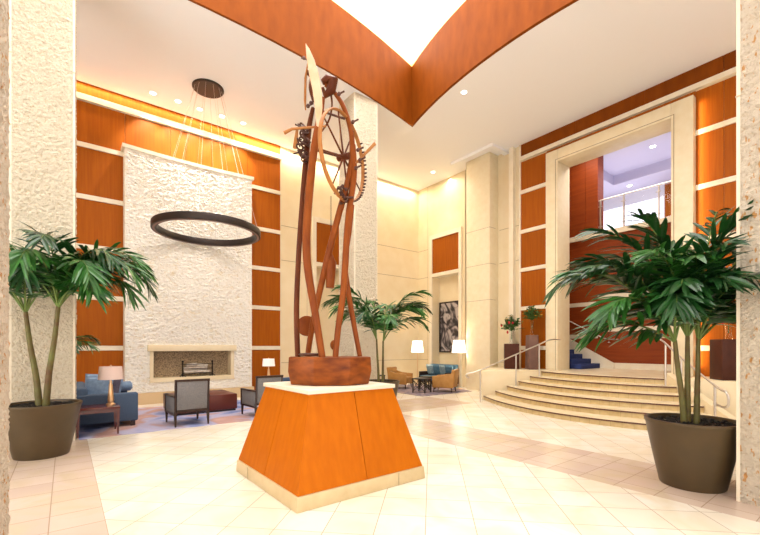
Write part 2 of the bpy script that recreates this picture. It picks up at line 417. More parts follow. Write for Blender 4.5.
tag(MB().box(-4, 10.2, -.3, 10.8, FAS+.16, FAS+.22).build('luminous_skylight', SKYL), 'glowing white skylight panel closing the pointed wood-lined ceiling opening', 'skylight')

# ------------------------------------------------------------------ walls
XR = 12.5; YB = 13.3
wb = struct(MB().box(-6.2, 7.3, YB, YB+.5, 0, CEIL).box(8.4, 12.8, YB, YB+.5, 0, CEIL).box(7.3, 8.4, YB, YB+.5, 6.25, CEIL)
            .box(7.3, 8.4, YB+.45, YB+.5, 0, 6.3).build('wall_back', CREAM))
struct(MB().box(-6.2, -6, -4.2, YB, 0, CEIL).build('wall_left', CREAM))
struct(MB().box(-6.2, XR+.3, -4.2, -4, 0, CEIL).build('wall_front', CREAM))
OY0, OY1, OZ = 3.62, 6.70, 7.50
struct(MB().box(XR, XR+.4, -4, OY0, 0, CEIL).box(XR, XR+.4, OY1, 10.9, 0, CEIL).box(XR, XR+.4, OY0, OY1, OZ, CEIL)
       .box(XR, XR+.4, 12.4, YB, 0, CEIL).box(XR, XR+.4, 10.9, 12.4, 6.25, CEIL).box(XR+.4, XR+.5, 10.8, 12.5, 0, 6.3).build('wall_right', CREAM))
# thin joints in the stone cladding (part of the walls)
jt = MB()
JM = mat('stone_joint', (.34, .26, .16), .8)
for z in (1.05, 4.64, 5.85):
    jt.box(5.95, 7.05, YB-.004, YB+.01, z-.008, z+.008); jt.box(8.65, XR, YB-.004, YB+.01, z-.008, z+.008)
for x in (6.95, 10.1): jt.box(x-.005, x+.005, YB-.004, YB+.01, 0, CEIL)
jt.build('joint', JM, wb)
jr = MB()
wr = bpy.data.objects['wall_right']
for z in (1.05, 4.64, 5.85):
    jr.box(XR-.004, XR+.01, 12.68, YB, z-.008, z+.008); jr.box(XR-.004, XR+.01, 8.15, 9.0, z-.008, z+.008)
jr.box(XR-.004, XR+.01, 12.7, 12.71, 0, CEIL)
jr.build('joint', JM, wr)

# wood-and-stone banding
ZS = [1.57, 2.93, 4.26, 5.58, 6.95]
def banding(axis, lo, hi, edges, name_parent, z_lo, z_hi, strips, mm=WOOD, t=.03, top=False):
    """wood panels split at strips (z) and edges (along axis); strips a little proud"""
    zz = [z_lo]+[z for z in strips if z_lo < z < z_hi]+[z_hi]
    for i in range(len(zz)-1):
        a = zz[i]+(.065 if i else 0); b = zz[i+1]-(.065 if i < len(zz)-2 else 0)
        for j in range(len(edges)-1):
            e0, e1 = edges[j]+.004, edges[j+1]-.004
            m = MB()
            if axis == 'x': m.box(e0, e1, YB-t, YB, a+.003, b-.003)
            else: m.box(XR-t, XR, e0, e1, a+.003, b-.003)
            m.build('wood_panel', mm, name_parent)
    for z in zz[1:-1]:
        m = MB()
        if axis == 'x': m.box(lo, hi, YB-t-.025, YB, z-.062, z+.062)
        else: m.box(XR-t-.025, XR, lo, hi, z-.062, z+.062)
        m.build('stone_strip', TRIM, name_parent)
banding('x', -1.5, 1.3, [-1.5, .0, 1.3], wb, .12, 8.1, ZS)
banding('x', 4.75, 5.9, [4.75, 5.9], wb, .12, 8.1, ZS)
banding('x', 1.3, 4.75, [1.3, 2.45, 3.6, 4.75], wb, 7.0, 8.1, [])
MB().box(-1.5, 5.95, YB-.10, YB, 8.12, 8.27).build('stone_strip', TRIM, wb)
MB().box(-1.5, 5.9, YB-.04, YB, 8.27, CEIL).build('wood_panel', WOOD, wb)
MB().box(-1.5, 1.3, YB-.06, YB, 0, .12).box(4.75, 5.9, YB-.06, YB, 0, .12).build('baseboard', TRIM, wb)
MB().box(-6, -1.5, YB-.06, YB, 0, CEIL).build('stone_panel', CREAM, wb)
# right wall
banding('y', 7.15, 8.1, [7.15, 8.1], wr, .87, 8.0, ZS)
banding('y', 1.2, 3.17, [1.2, 2.62, 3.17], wr, .87, 8.0, ZS)
banding('y', 3.17, 7.15, [3.17, 4.6, 6.0, 7.15], wr, 7.6, 8.02, [])
MB().box(XR-.10, XR, 1.2, 8.1, 8.04, 8.17).build('stone_strip', TRIM, wr)
for a, b in ((1.2, 2.62), (2.62, 4.3), (4.3, 6.2), (6.2, 8.1)):
    MB().box(XR-.035, XR, a+.004, b-.004, 8.18, CEIL).build('wood_panel', WOODF, wr)
# pale vertical pilaster strip between wood and big pier
MB().box(XR-.16, XR, 8.33, 8.50, .87, CEIL).build('stone_pilaster', TRIM, wr)
MB().box(XR-.06, XR, 8.10, 8.16, .87, CEIL).build('stone_pilaster', TRIM, wr)

# ------------------------------------------------------------------ niches
def niche(axis, a, b, parent):
    f = MB(); w = .15
    def B(m, p0, p1, q0, q1, z0, z1):
        if axis == 'x': m.box(p0, p1, YB+q0, YB+q1, z0, z1)
        else: m.box(XR+q0, XR+q1, p0, p1, z0, z1)
    B(f, a-w, a, -.07, .0, 0, 6.4); B(f, b, b+w, -.07, .0, 0, 6.4); B(f, a, b, -.07, .0, 6.22, 6.4); B(f, a, b, -.07, .4, 4.60, 4.74)
    f.build('niche_frame', TRIM, parent)
    g = MB(); B(g, a, b, -.02, .02, 4.74, 6.22); g.build('wood_panel', WOOD, parent)
    h = MB(); B(h, a, b, .39, .4, 0, 4.6); h.build('niche_back', CREAM, parent)
niche('x', 7.3, 8.4, wb); niche('y', 10.9, 12.4, wr)
pic = thing('framed_picture', 'tall dark-framed monochrome picture hung in the right-hand stone niche', 'picture', (XR+.39, 11.65, 2.45))
MB().box(-.05, 0, -.70, .70, -1.08, -1.02).box(-.05, 0, -.70, .70, 1.02, 1.08).box(-.05, 0, -.70, -.63, -1.02, 1.02).box(-.05, 0, .63, .70, -1.02, 1.02).build('frame', BLACK, pic)
MB().box(-.03, -.005, -.63, .63, -1.02, 1.02).build('canvas', ART, pic)

# ------------------------------------------------------------------ fireplace
fp = thing('stone_fireplace', 'wide white rough-stone chimney breast with a low rectangular fireplace opening', 'fireplace', (0, 0, 0))
def fp_front(x): # gentle concave sweep
    t = (x-3.02)/1.77; return YB-.42+.10*(1-t*t)
def slab(x0, x1, z0, z1, m=None, n=12, rough=0, back=YB-.02, off=0, rz=8):
    m = m or MB(); xs = [x0+(x1-x0)*i/n for i in range(n+1)]; vs = []
    for z in (z0, z1):
        vs += [(x, fp_front(x)-off, z) for x in xs]+[(x, back, z) for x in reversed(xs)]
    k = 2*(n+1)
    fs = [tuple(range(k)), tuple(range(k, 2*k))]+[(i, (i+1) % k, k+(i+1) % k, k+i) for i in range(k)]
    return m.add(vs, fs)
mm = MB()
slab(1.26, 1.93, .32, 7.0, mm); slab(4.12, 4.75, .32, 7.0, mm); slab(1.93, 4.12, 1.64, 7.0, mm); slab(1.93, 4.12, .32, .62, mm)
br = mm.build('chimney_breast', ROUGH, fp)
def rocky_panel(x0, x1, z0, z1, m):
    nx = int((x1-x0)/.022); nz = int((z1-z0)/.022); vs = []
    for j in range(nz+1):
        for i in range(nx+1):
            x = x0+(x1-x0)*i/nx; z = z0+(z1-z0)*j/nz; q = Vector((x*12, 3, z*15))
            h = noise.noise(q)*.5+abs(noise.noise(q*2.1))*.9+noise.noise(q*4.5)*.3
            e = min(1, i/2, (nx-i)/2, j/2, (nz-j)/2)
            vs.append((x, fp_front(x)-.003-.034*h*e, z))
    m.add(vs, [(j*(nx+1)+i, j*(nx+1)+i+1, (j+1)*(nx+1)+i+1, (j+1)*(nx+1)+i) for j in range(nz) for i in range(nx)])
m3 = MB()
for a_ in ((1.26, 1.80, .33, 1.72), (4.25, 4.75, .33, 1.72), (1.26, 4.75, 1.72, 7.0)): rocky_panel(*a_, m3)
m3.build('split_face', ROUGH, br, True)
slab(1.20, 4.81, 7.0, 7.1, off=.03).build('cap', TRIM, fp)
slab(1.20, 4.81, .0, .32, off=.04).build('base_course', mat('tan_base_stone', (.62, .45, .26), .5), fp)
mm = MB(); slab(1.80, 4.25, 1.48, 1.66, mm, off=.09); mm.build('mantel', CREAM, fp, bevel=.01)
mm = MB(); slab(1.86, 1.95, .62, 1.48, mm, n=2, off=.03); slab(4.10, 4.19, .62, 1.48, mm, n=2, off=.03); slab(1.86, 4.19, .60, .72, mm, off=.04); mm.build('opening_surround', CREAM, fp)
MB().box(1.90, 4.15, YB-.06, YB-.04, .70, 1.5).build('mosaic_back', MOSAIC, fp)
gr = thing('fire_grate', 'black iron grate holding the white logs in the fireplace', 'grate', (3.15, YB-.17, .725))
for x in (-.42, .42):
    m = MB(); m.tube([(x, -.10, 0), (x, -.10, .42)], .018, 8); m.ball((x, -.10, .44), .035, 8); m.tube([(x-.08, -.10, 0), (x, -.10, .06), (x+.08, -.10, 0)], .014, 6); m.tube([(x, -.10, .06), (x, .08, .06)], .012, 6)
    m.build('andiron', IRON, gr, True)
m = MB()
for k in range(3): m.tube([(-.42, -.10, .10+.13*k), (.42, -.10, .10+.13*k)], .010, 6)
for k in range(6): m.tube([(-.36+.144*k, -.08, .07), (-.36+.144*k, .08, .07)], .010, 6)
m.build('bar', IRON, gr, True)
random.seed(4)
for i, (dx, dy, dz, ln, a) in enumerate([(0, -.03, .125, .74, .02), (.03, .055, .125, .7, -.02), (-.04, .01, .225, .66, .05), (.05, .03, .32, .52, -.08), (-.16, -.02, .335, .30, .25)]):
    m = MB(); c = math.cos(a)*ln/2; s_ = math.sin(a)*ln/2*.4
    m.tube([(-c, 0, -s_), (0, .005, .004), (c, 0, s_)], [.050, .053, .046], 12)
    where = ['front log of the bottom row', 'rear log of the bottom row', 'middle log', 'upper long log', 'short log topmost'][i]
    tag(m.build('birch_log', BIRCH, None, True, org=None), 'white birch log in the fireplace grate, '+where, 'log', 'white birch logs in the fireplace').location = (3.15+dx, YB-.17+dy, .725+dz)

# ------------------------------------------------------------------ portal, landing, stair hall, upper lounge
pt = thing('stone_portal', 'tall projecting limestone portal frame around the stair landing opening', 'portal')
for nm, a, b, z0, z1 in (('pillar', 6.68, 7.08, .87, 7.86), ('pillar', 3.17, OY0+.02, .87, 7.86), ('lintel', OY0+.02, 6.68, OZ-.02, 7.86)):
    MB().box(XR-.22, XR+.55, a, b, z0, z1).build(nm, PORT, pt, bevel=.012)
m = MB()
for (y0, y1, z0, z1) in ((OY0-.05, OY0-.035, .87, OZ+.05), (6.735, 6.75, .87, OZ+.05), (OY0-.05, 6.75, OZ+.035, OZ+.05)): m.box(XR-.226, XR-.2, y0, y1, z0, z1)
m.build('reveal_line', JM, pt)
XH = 14.8
hb = struct(MB().box(XH, XH+.1, 1.5, 10.5, .0, 5.45).build('wall_hall', CREAM))
MB().box(XH, XH+.4, 6.55, 10.5, 5.46, CEIL-.04).build('wood_pier', WOODD, hb)
struct(MB().box(XR, XH+.1, 10.5, 10.6, .8, CEIL).box(XR, XH+.1, 1.4, 1.5, .8, CEIL).build('wall_hall_end', CREAM))
def hpan(y0, y1, z0, z1, nm, mt, t=.03): MB().box(XH-t, XH, y0, y1, z0, z1).build(nm, mt, hb)
ysplit = 6.55
hpan(2, 6.55, 1.06, 5.45, 'wood_panel', WOODD); hpan(6.555, 10, 1.06, 5.45, 'wood_panel', WOODD)
for y0, y1 in ((6.55, 6.98), (6.99, 7.5), (7.51, 8.4)): hpan(y0, y1, 5.62, CEIL, 'wood_panel', WOODD, .04)
for z in (4.26, 3.13, 1.98): hpan(6.55, 10, z-.07, z+.07, 'stone_strip', TRIM, .05)
for z in (4.48, 3.34, 2.2): hpan(2, 6.55, z-.07, z+.07, 'stone_strip', TRIM, .05)
hpan(2, 10, 5.45, 5.62, 'stone_ledge', TRIM, .12)
hpan(2, 10, .87, 1.06, 'baseboard', TRIM, .05)
struct(MB().box(XR+.3, XH+.5, 1.4, 10.6, CEIL-.03, CEIL+.1).build('ceiling_hall', WHITE))
# upper lounge
lw = struct(MB().box(20, 20.1, -1, 13, 5.4, 8.8).box(XH+.4, 20, 12.9, 13, 5.4, 8.8).box(XH+.4, 20, -1, -.9, 5.4, 8.8).build('wall_lounge', LGREY))
struct(MB().box(XH+.1, 20, -1, 13, 5.3, 5.5).build('floor_lounge', TRIM))
m = MB(); tx0, tx1, ty0, ty1 = 15.9, 18.6, 3.0, 7.6
m.box(XH+.1, tx0, -1, 13, CEIL-.05, CEIL+.05).box(tx1, 20, -1, 13, CEIL-.05, CEIL+.05).box(tx0, tx1, -1, ty0, CEIL-.05, CEIL+.05).box(tx0, tx1, ty1, 13, CEIL-.05, CEIL+.05)
m.box(tx0-.1, tx1+.1, ty0-.1, ty1+.1, CEIL+.35, CEIL+.4)
m.box(tx0-.1, tx0, ty0, ty1, CEIL+.05, CEIL+.35).box(tx1, tx1+.1, ty0, ty1, CEIL+.05, CEIL+.35).box(tx0-.1, tx1+.1, ty0-.1, ty0, CEIL+.05, CEIL+.35).box(tx0-.1, tx1+.1, ty1, ty1+.1, CEIL+.05, CEIL+.35)
struct(m.build('ceiling_lounge', mat('lilac_lit_ceiling', (.58, .57, .72), .7)))  # cool lilac light of the lounge put into the white ceiling's colour
random.seed(2)
for i in range(5):
    y0 = 6.15+i*1.25; m = MB(); pts = []
    n = 20
    for k in range(n+1): pts.append((19.9+.03*math.sin(k*1.6), y0+.02+k*1.2/n))
    pts2 = [(x+.02, y) for x, y in reversed(pts)]
    m.prism(pts+pts2, 5.52, 7.95)
    o_ = m.build('window_drape', DRAPE, None)
    tag(o_, 'white backlit drape in the upper lounge, %s' % ['nearest the wood panel', 'second from the wood panel', 'middle of five', 'fourth of five', 'last one behind the pier'][i], 'drape', 'white drapes in the upper lounge')
MB().box(19.9, 20, 3.2, 6.12, 5.5, 8.5).build('wood_panel', WOOD, lw)
# balcony rail
gb = thing('glass_balustrade', 'frameless glass balustrade with steel rail on the upper balcony ledge', 'railing', (XH+.05, 0, 5.62))
for y0, y1 in ((2.2, 3.55), (3.6, 4.7), (4.75, 5.72), (5.77, 6.5)):
    MB().box(0, .014, y0, y1, .06, 1.08).build('glass_panel', GLASS, gb)
MB().tube([(0.01, 2.2, 1.13), (.01, 6.5, 1.13)], .025, 8).tube([(-.06, 6.75, 1.08), (.01, 6.5, 1.13)], .02, 6).build('handrail', STEEL, gb, True)
for y in (3.575, 4.725, 5.745, 6.5):
    m = MB().box(-.02, .03, y-.02, y+.02, 0, 1.12)
    for z in (.2, .9): m.tube([(-.03, y-.07, z), (-.03, y+.07, z)], .018, 6)
    m.build('post', STEEL, gb)

# curved entrance stair: six risers
RH = .145
E6L, E1L = Vector((11.5, 6.75)), Vector((10.0, 7.75))
E6R, E1R = Vector((11.1, 3.4)), Vector((9.3, 1.75))
def arc(k, off=0, n=28, grow=0):
    t = (6-k)/5; a = E6L.lerp(E1L, t); b = E6R.lerp(E1R, t); apex = 8.66+.46*(k-1)
    mid = (a+b)/2; bulge = mid.x-apex; out = []
    for i in range(n+1):
        s_ = i/n; p = a.lerp(b, s_); p = Vector((p.x-bulge*4*s_*(1-s_)-off, p.y)); out.append((p.x, p.y))
    return out
st = thing('curved_staircase', 'wide curved six-riser cream marble steps with brown nosings', 'stairs')
for k in range(1, 7):
    A = arc(k); nxt = arc(k+1) if k < 6 else None
    back = [(12.6, 3.41), (12.6, 6.74)] if k == 6 else [(11.6, A[-1][1]+.3), (11.6, A[0][1]-.3)]
    if k < 6:
        B_ = arc(k+1, -.15); poly = A+list(reversed(B_))
    else: poly = A+back
    sp = MB().prism(poly, 0, k*RH-.035).build('step', MARBLE, st)
    MB().prism([(x-.03, y) for x, y in A]+([(x, y) for x, y in (reversed(B_) if k < 6 else back)]), k*RH-.035, k*RH).build('tread', TREAD, sp)
    ar = arc(k, .035)
    MB().prism(ar+[(x+.03, y) for x, y in reversed(ar)], k*RH-.042, k*RH-.012).build('nosing', NOSE, sp)
PL = .87
struct(MB().prism([(11.5, 6.76), (9.95, 7.8), (12.0, 9.05), (12.6, 9.05), (12.6, 6.76)], 0, PL).build('platform_left', CREAM, None, bevel=.008)).name = 'floor_platform_left'
struct(MB().prism([(11.1, 3.39), (10.9, 2.85), (11.1, 1.5), (12.6, 1.5), (12.6, 3.39)], 0, PL).build('floor_platform_right', CREAM, None, bevel=.008))
struct(MB().box(12.6, XH, 1.5, 10.5, .7, PL).build('floor_landing', TREAD))
# sloping stringer on the right side
a = E6R; b = Vector((9.15, 1.6)); nrm = Vector((-(b-a).y, (b-a).x)).normalized()*.14
if nrm.y > 0: nrm = -nrm
vs = []
for p in (a, a+nrm, b+nrm, b): vs.append((p.x, p.y, 0))
for p, z in ((a, PL+.12), (a+nrm, PL+.12), (b+nrm, .16), (b, .16)): vs.append((p.x, p.y, z))
MB().add(vs, [(0, 1, 2, 3), (4, 5, 6, 7), (0, 1, 5, 4), (1, 2, 6, 5), (2, 3, 7, 6), (3, 0, 4, 7)]).build('stringer', CREAM, st)

def railing(name, label, posts, pts, r=.019):
    t = thing(name, label, 'handrail')
    MB().tube(catmull(pts, 5), r, 10).build('rail', STEEL, t, True)
    for x, y, z0, z1 in posts:
        m = MB().tube([(x, y, z0), (x, y, z1)], .020, 10); m.lathe([(.045, 0), (.045, .012)], 12, (x, y, z0)); m.build('post', STEEL, t, True)
    return t
pL = [(9.50, 7.50, 0, .93), (10.55, 7.02, .435, 1.36), (11.2, 6.66, .725, 1.68)]
railing('steel_handrail', 'brushed steel handrail climbing the left side of the curved steps', pL,
        [(9.30, 7.75, .70), (9.22, 7.78, .74), (9.24, 7.76, .82), (9.50, 7.50, .93), (10.55, 7.02, 1.38), (11.2, 6.66, 1.68), (11.62, 6.55, 1.82), (12.2, 6.55, 1.83)])
pR = [(8.72, 1.95, 0, .93), (9.88, 2.75, .435, 1.38), (10.62, 3.25, .725, 1.68)]
railing('steel_handrail', 'brushed steel handrail behind the large right palm planter', pR,
        [(8.9, 2.0, .62), (8.62, 1.82, .60), (8.45, 1.72, .66), (8.45, 1.74, .86), (8.70, 1.93, .93), (9.88, 2.75, 1.38), (10.62, 3.25, 1.68), (11.05, 3.5, 1.82), (12.2, 3.58, 1.84)])
# blue carpeted stair going up behind the left portal pillar
bs = thing('carpeted_stair', 'blue carpeted flight rising behind the left portal pillar', 'stairs')
for k in range(9):
    y0 = 6.45+k*.30
    MB().box(13.35, XH-.1, y0, y0+.31, PL, PL+.16*(k+1)).build('carpeted_step', CARPET, bs, bevel=.015)
m = MB(); vs = []
for x in (XH-.1, XH-.05):
    vs += [(x, 6.0, PL), (x, 9.2, PL), (x, 9.2, PL+1.95), (x, 6.0, PL+.18)]
m.add(vs, [(0, 1, 2, 3), (4, 5, 6, 7), (0, 1, 5, 4), (1, 2, 6, 5), (2, 3, 7, 6), (3, 0, 4, 7)]); m.build('stringer', TRIM, bs)
railing('steel_wall_rail', 'short steel wall rail above the blue carpeted stair', [(XH-.12, 6.15, 1.75, 1.8)],
        [(XH-.12, 5.85, 1.86), (XH-.12, 6.2, 1.88), (XH-.12, 6.6, 2.05), (XH-.12, 8.6, 3.15)])

# ------------------------------------------------------------------ columns
def rock_face(o, u, v, nrm, nu, nv, amp, freq, seed, edge=.03):
    vs = []; o = Vector(o); u = Vector(u); v = Vector(v); nrm = Vector(nrm)
    for j in range(nv+1):
        for i in range(nu+1):
            p = o+u*(i/nu)+v*(j/nv); q = Vector((p.x*freq+seed, p.y*freq, p.z*freq*1.3))
            h = noise.noise(q)*.6+abs(noise.noise(q*2.3))*.8+noise.noise(q*5)*.25
            e = min(1, min(i, nu-i)/max(1, nu*edge), min(j, nv-j)/2)
            vs.append(p+nrm*(amp*h*e))
    return vs, [(j*(nu+1)+i, j*(nu+1)+i+1, (j+1)*(nu+1)+i+1, (j+1)*(nu+1)+i) for j in range(nv) for i in range(nu)]
def column(x0, x1, y0, y1, m, label, z1=CEIL, z0=0, trim=True, nm='stone_column'):
    t = thing(nm, label, 'column', ((x0+x1)/2, (y0+y1)/2, z0))
    hx, hy = (x1-x0)/2, (y1-y0)/2; b_ = MB()
    e = .035
    b_.box(-hx+e, hx-e, -hy, hy, 0, z1-z0).box(-hx, hx, -hy+e, hy-e, 0, z1-z0)
    b_.build('shaft', m, t)
    f_ = MB(); k = .05; Hh = z1-z0
    for (o_, u_, n_) in (((-hx+k, -hy-.003, .0), (2*hx-2*k, 0, 0), (0, -1, 0)), ((-hx-.003, hy-k, .0), (0, -2*hy+2*k, 0), (-1, 0, 0)), ((hx+.003, -hy+k, 0), (0, 2*hy-2*k, 0), (1, 0, 0))):
        f_.add(*rock_face(o_, u_, (0, 0, Hh), n_, 32, 380, .026, 15, x0*3+y0, .06))
    f_.build('pecked_facing', m, t, True)
    c = MB()
    for sx in (-1, 1):
        for sy in (-1, 1):
            xa, xb = sorted((sx*hx, sx*(hx-e-.005))); ya, yb = sorted((sy*hy, sy*(hy-e-.005)))
            c.box(xa+(.004 if sx < 0 else 0), xb-(.004 if sx > 0 else 0), ya+(.004 if sy < 0 else 0), yb-(.004 if sy > 0 else 0), 0, z1-z0)
    c.build('corner_bead', TRIM, t)
    j = MB()
    for z in ((2.1, 4.2, 6.3) if trim else ()):
        j.box(-hx-.003, hx+.003, -hy-.003, hy+.003, z-.006, z+.006)
    if j.v: j.build('joint', mat('column_joint', (.55, .45, .32), .8) if 'column_joint' not in MATS else MATS['column_joint'], t)
    return t
column(-.72, .13, 8.70, 9.48, COLST, 'textured cream stone column right behind the left palm')
column(-1.2, -.355, 3.5, 4.28, CORAL, 'textured stone column cut off by the left edge of the photo')
column(6.25, 7.05, 9.2, 10.0, COLST, 'textured white stone column directly behind the timber sculpture')
column(5.50, 6.4, .1, 1.06, CORAL, 'rust-flecked coral stone column beside the big right palm planter')
bp_ = thing('smooth_pier', 'smooth cream stone pier standing left of the curved steps', 'column', (12.25, 9.6, 0))
MB().box(-.25, .25, -.54, .54, 0, CEIL).build('shaft', PORT, bp_, bevel=.01)
MB().box(-.254, .1, -.544, .544, 5.9, 5.912).box(-.254, .1, -.544, .544, 4.6, 4.612).box(-.254, .1, -.544, .544, 3.3, 3.312).build('joint', JM, bp_)
# ceiling recess frame around the pier
struct(MB().box(11.55, 11.75, 8.6, 10.5, CEIL-.10, CEIL).box(11.75, XR, 8.6, 8.8, CEIL-.10, CEIL).build('trim_3', WHITE))

# ------------------------------------------------------------------ plinth
PC = W(-.655, 5.09); PRZ = -R(0)
pang = math.atan2((W(.528, 4.92)-W(-.774, 3.894)).y, (W(.528, 4.92)-W(-.774, 3.894)).x)
pl = thing('sculpture_plinth', 'orange wood pyramid plinth with pale stone base and top slab', 'plinth', (PC.x, PC.y, 0), pang)
def frust(h0, z0, h1, z1, m=None):
    m = m or MB()
    return m.add([(sx*h, sy*h, z) for h, z in ((h0, z0), (h1, z1)) for sx, sy in ((-1, -1), (1, -1), (1, 1), (-1, 1))],
                 [(3, 2, 1, 0), (4, 5, 6, 7), (0, 1, 5, 4), (1, 2, 6, 5), (2, 3, 7, 6), (3, 0, 4, 7)])
frust(.86, 0, .85, .145).build('stone_base', mat('honey_stone', (.66, .52, .30), .45, var=(.58, .44, .24), vscale=6), pl, bevel=.006)
bj = MB()
for s_ in (-1, 1): bj.box(s_*.862-.002, s_*.862+.002, .43, .434, 0, .145); bj.box(.43, .434, s_*.862-.002, s_*.862+.002, 0, .145)
bj.build('joint', JM, pl)
frust(.80, .14, .54, 1.10).build('core', BLACK, pl)
hb0, ht0, g = .835, .575, .004
for q in range(4):
    rot = Matrix.Rotation(q*PI/2, 3, 'Z')
    for s_ in (-1, 1):
        if s_ < 0: xs = (-hb0, -g), (-ht0, -g)
        else: xs = (g, hb0), (g, ht0)
        z0, z1 = .150, 1.098
        pts = [(xs[0][0], -hb0, z0), (xs[0][1], -hb0, z0), (xs[1][1], -ht0, z1), (xs[1][0], -ht0, z1)]
        inn = [(x*.985, y+.02, z) for x, y, z in pts]
        v = [rot @ Vector(p) for p in pts+inn]
        MB().add(v, [(0, 1, 2, 3), (7, 6, 5, 4), (0, 4, 5, 1), (1, 5, 6, 2), (2, 6, 7, 3), (3, 7, 4, 0)]).build('wood_panel', PLW, pl)
frust(.60, 1.098, .60, 1.143).build('top_slab', TRIM, pl, bevel=.004)

# ------------------------------------------------------------------ sculpture
SD = 5.09
sc_ = thing('timber_sculpture', 'tall kinetic timber sculpture of bent poles, gears and spoked wheel', 'sculpture', (PC.x, PC.y, 1.145))
OR = Vector((PC.x, PC.y, 1.145))
def S(px, py, dd=0): return P(px, py, SD+dd)-OR
poly = []
for a in range(8):
    q = R(22.5+a*45+8); poly.append((.55*math.cos(q), .42*math.sin(q)))
cr, sr = math.cos(-YAW), math.sin(-YAW)
def rotp(poly): return [(x*cr-y*sr, x*sr+y*cr) for x, y in poly]
def base_drum():
    m = MB(); lo = [(x*.93+.02, y*.93) for x, y in poly]; up = [(x*1.0+.02, y) for x, y in poly]
    L0, L1 = rotp(lo), rotp(up); n = 8
    vs = [(x, y, 0) for x, y in L0]+[(x, y, .16) for x, y in L1]+[(x, y, .335) for x, y in rotp([(x*.98+.02, y*.98) for x, y in poly])]
    fs = [tuple(range(n-1, -1, -1)), tuple(range(2*n, 3*n))]
    for l in (0, n): fs += [(l+i, l+(i+1) % n, l+n+(i+1) % n, l+n+i) for i in range(n)]
    return m.add(vs, fs)
base_drum().build('block_base', SCB, sc_, bevel=.012)
MB().ring(S(309, 354.5, -.18), .11, .016, 28, 8).build('iron_ring', GEAR, sc_, True)
def pole(name, pts, rad, m_, seg=12, flat=1):
    c = catmull([S(*p) for p in pts], 7); n = len(c); k = len(rad)-1
    rad = [q_*.67 for q_ in rad]; rr = [rad[min(int(i/(n-1)*k), k-1)]*(1-(i/(n-1)*k-min(int(i/(n-1)*k), k-1)))+rad[min(int(i/(n-1)*k), k-1)+1]*(i/(n-1)*k-min(int(i/(n-1)*k), k-1)) for i in range(n)]
    return MB().tube(c, rr, seg, flat).build(name, m_, sc_, True)
pole('bent_pole', [(298, 362, .05), (296.5, 315, .05), (298, 268, .05), (301, 220, .04), (306, 160, 0), (309, 128, 0), (313, 108, 0)], [.050, .052, .05, .05, .055, .05, .035], SCD)
pole('bent_pole', [(323, 362, -.25), (316, 318, -.24), (308, 270, -.2), (306.5, 235, -.18), (309, 195, -.15), (314, 150, -.12), (319, 122, -.1), (322, 98, -.1)], [.060, .066, .072, .075, .075, .07, .065, .055], SCW)
pole('bent_pole', [(307, 360, .25), (312, 328, .2), (320, 290, .12), (329, 252, .08), (340, 210, .05), (348, 180, .05), (352, 155, .05), (351, 132, .05), (344, 108, .05), (334, 92, .03), (325, 85, 0)], [.052, .055, .06, .062, .06, .058, .055, .05, .045, .038, .03], SCW)
pole('bent_pole', [(335, 362, -.2), (338, 330, -.18), (343, 295, -.14), (345, 268, -.08), (348, 220, 0), (354, 175, .04), (353, 145, .06)], [.052, .055, .060, .062, .06, .058, .05], SCW)
pole('bent_pole', [(361, 362, .1), (354, 325, .1), (348, 290, .06), (345, 262, .04), (349, 232, .0), (352, 205, 0)], [.045, .050, .052, .052, .05, .045], SCW)
# bleached sail-like blade at the top
def blade():
    pts = [(305.5, 43), (309.5, 49), (314.5, 60), (319, 75), (322, 92), (322.5, 108), (320.5, 128), (316.5, 126), (315, 108), (312.5, 90), (309, 74), (306.5, 58)]
    n = len(pts); vs = [S(x, y, -.16) for x, y in pts]+[S(x, y, -.11) for x, y in pts]
    return MB().add(vs, [tuple(range(n)), tuple(range(2*n-1, n-1, -1))]+[(i, (i+1) % n, n+(i+1) % n, n+i) for i in range(n)])
blade().build('blade', SCP, sc_, bevel=.006)
MB().tube([S(308, 62, -.05), S(305.5, 78, -.03), S(305, 100, 0), S(305.5, 110, 0)], [.008, .016, .016, .008], 8).build('thin_rod', SCL, sc_, True)
MB().ball(S(304, 58, -.04), .022, 8).tube([S(301.5, 58, -.04), S(308, 60, -.06)], .008, 6).build('pivot_pin', GEAR, sc_, True)
m = MB().tube([S(322, 82, .0), S(327, 79.5, 0), S(333, 81, 0), S(331, 90, 0), S(325, 95, 0), S(322.5, 88, 0)], [.035, .06, .07, .065, .045, .02], 10)
m.build('head_block', SCD, sc_, True)
MB().tube(catmull([S(330, 88, .02), S(332, 105, .02), S(329, 120, .02), S(322, 131, .0)], 6), .012, 8).build('curved_rib', SCD, sc_, True)
MB().tube(catmull([S(307, 72, .0), S(312, 77, .02), S(311, 88, 0), S(314, 100, 0)], 5), [.03]*16, 8).build('curved_rib', SCD, sc_, True)
# spoked wheel
WC = S(343.5, 157, -.02)
v_ax = Vector((0, 0, 1)); h_ax = (W(.42, .91)-W(0, 0)).normalized()
tl = (h_ax*.10+v_ax).normalized()
h2 = (h_ax-tl*h_ax.dot(tl)).normalized(); nrm = h2.cross(tl)
RW = .535
MW = Matrix((h2, tl, nrm)).transposed()
wh = MB().ring(WC, RW, .015, 60, 10, M=MW, zs=1.8).build('wheel_rim', SCL, sc_, True)
m = MB(); ha = math.radians(0)
for k in range(8):
    q = 2*PI*k/8+.35
    m.tube([WC, WC+MW @ Vector((math.cos(q)*RW, math.sin(q)*RW, 0))], [.013, .009], 8)
m.build('spoke', SCD, wh, True)
MB().tube([WC-nrm*.08, WC+nrm*.08], .042, 14).build('hub', SCD, wh, True)
for k in range(26):
    q = -1.7+k*.10
    c = WC+MW @ Vector((math.cos(q)*RW, math.sin(q)*RW, 0)); MB().tube([c, c+nrm*.055], .012, 6).build('peg', GEAR, wh, True)
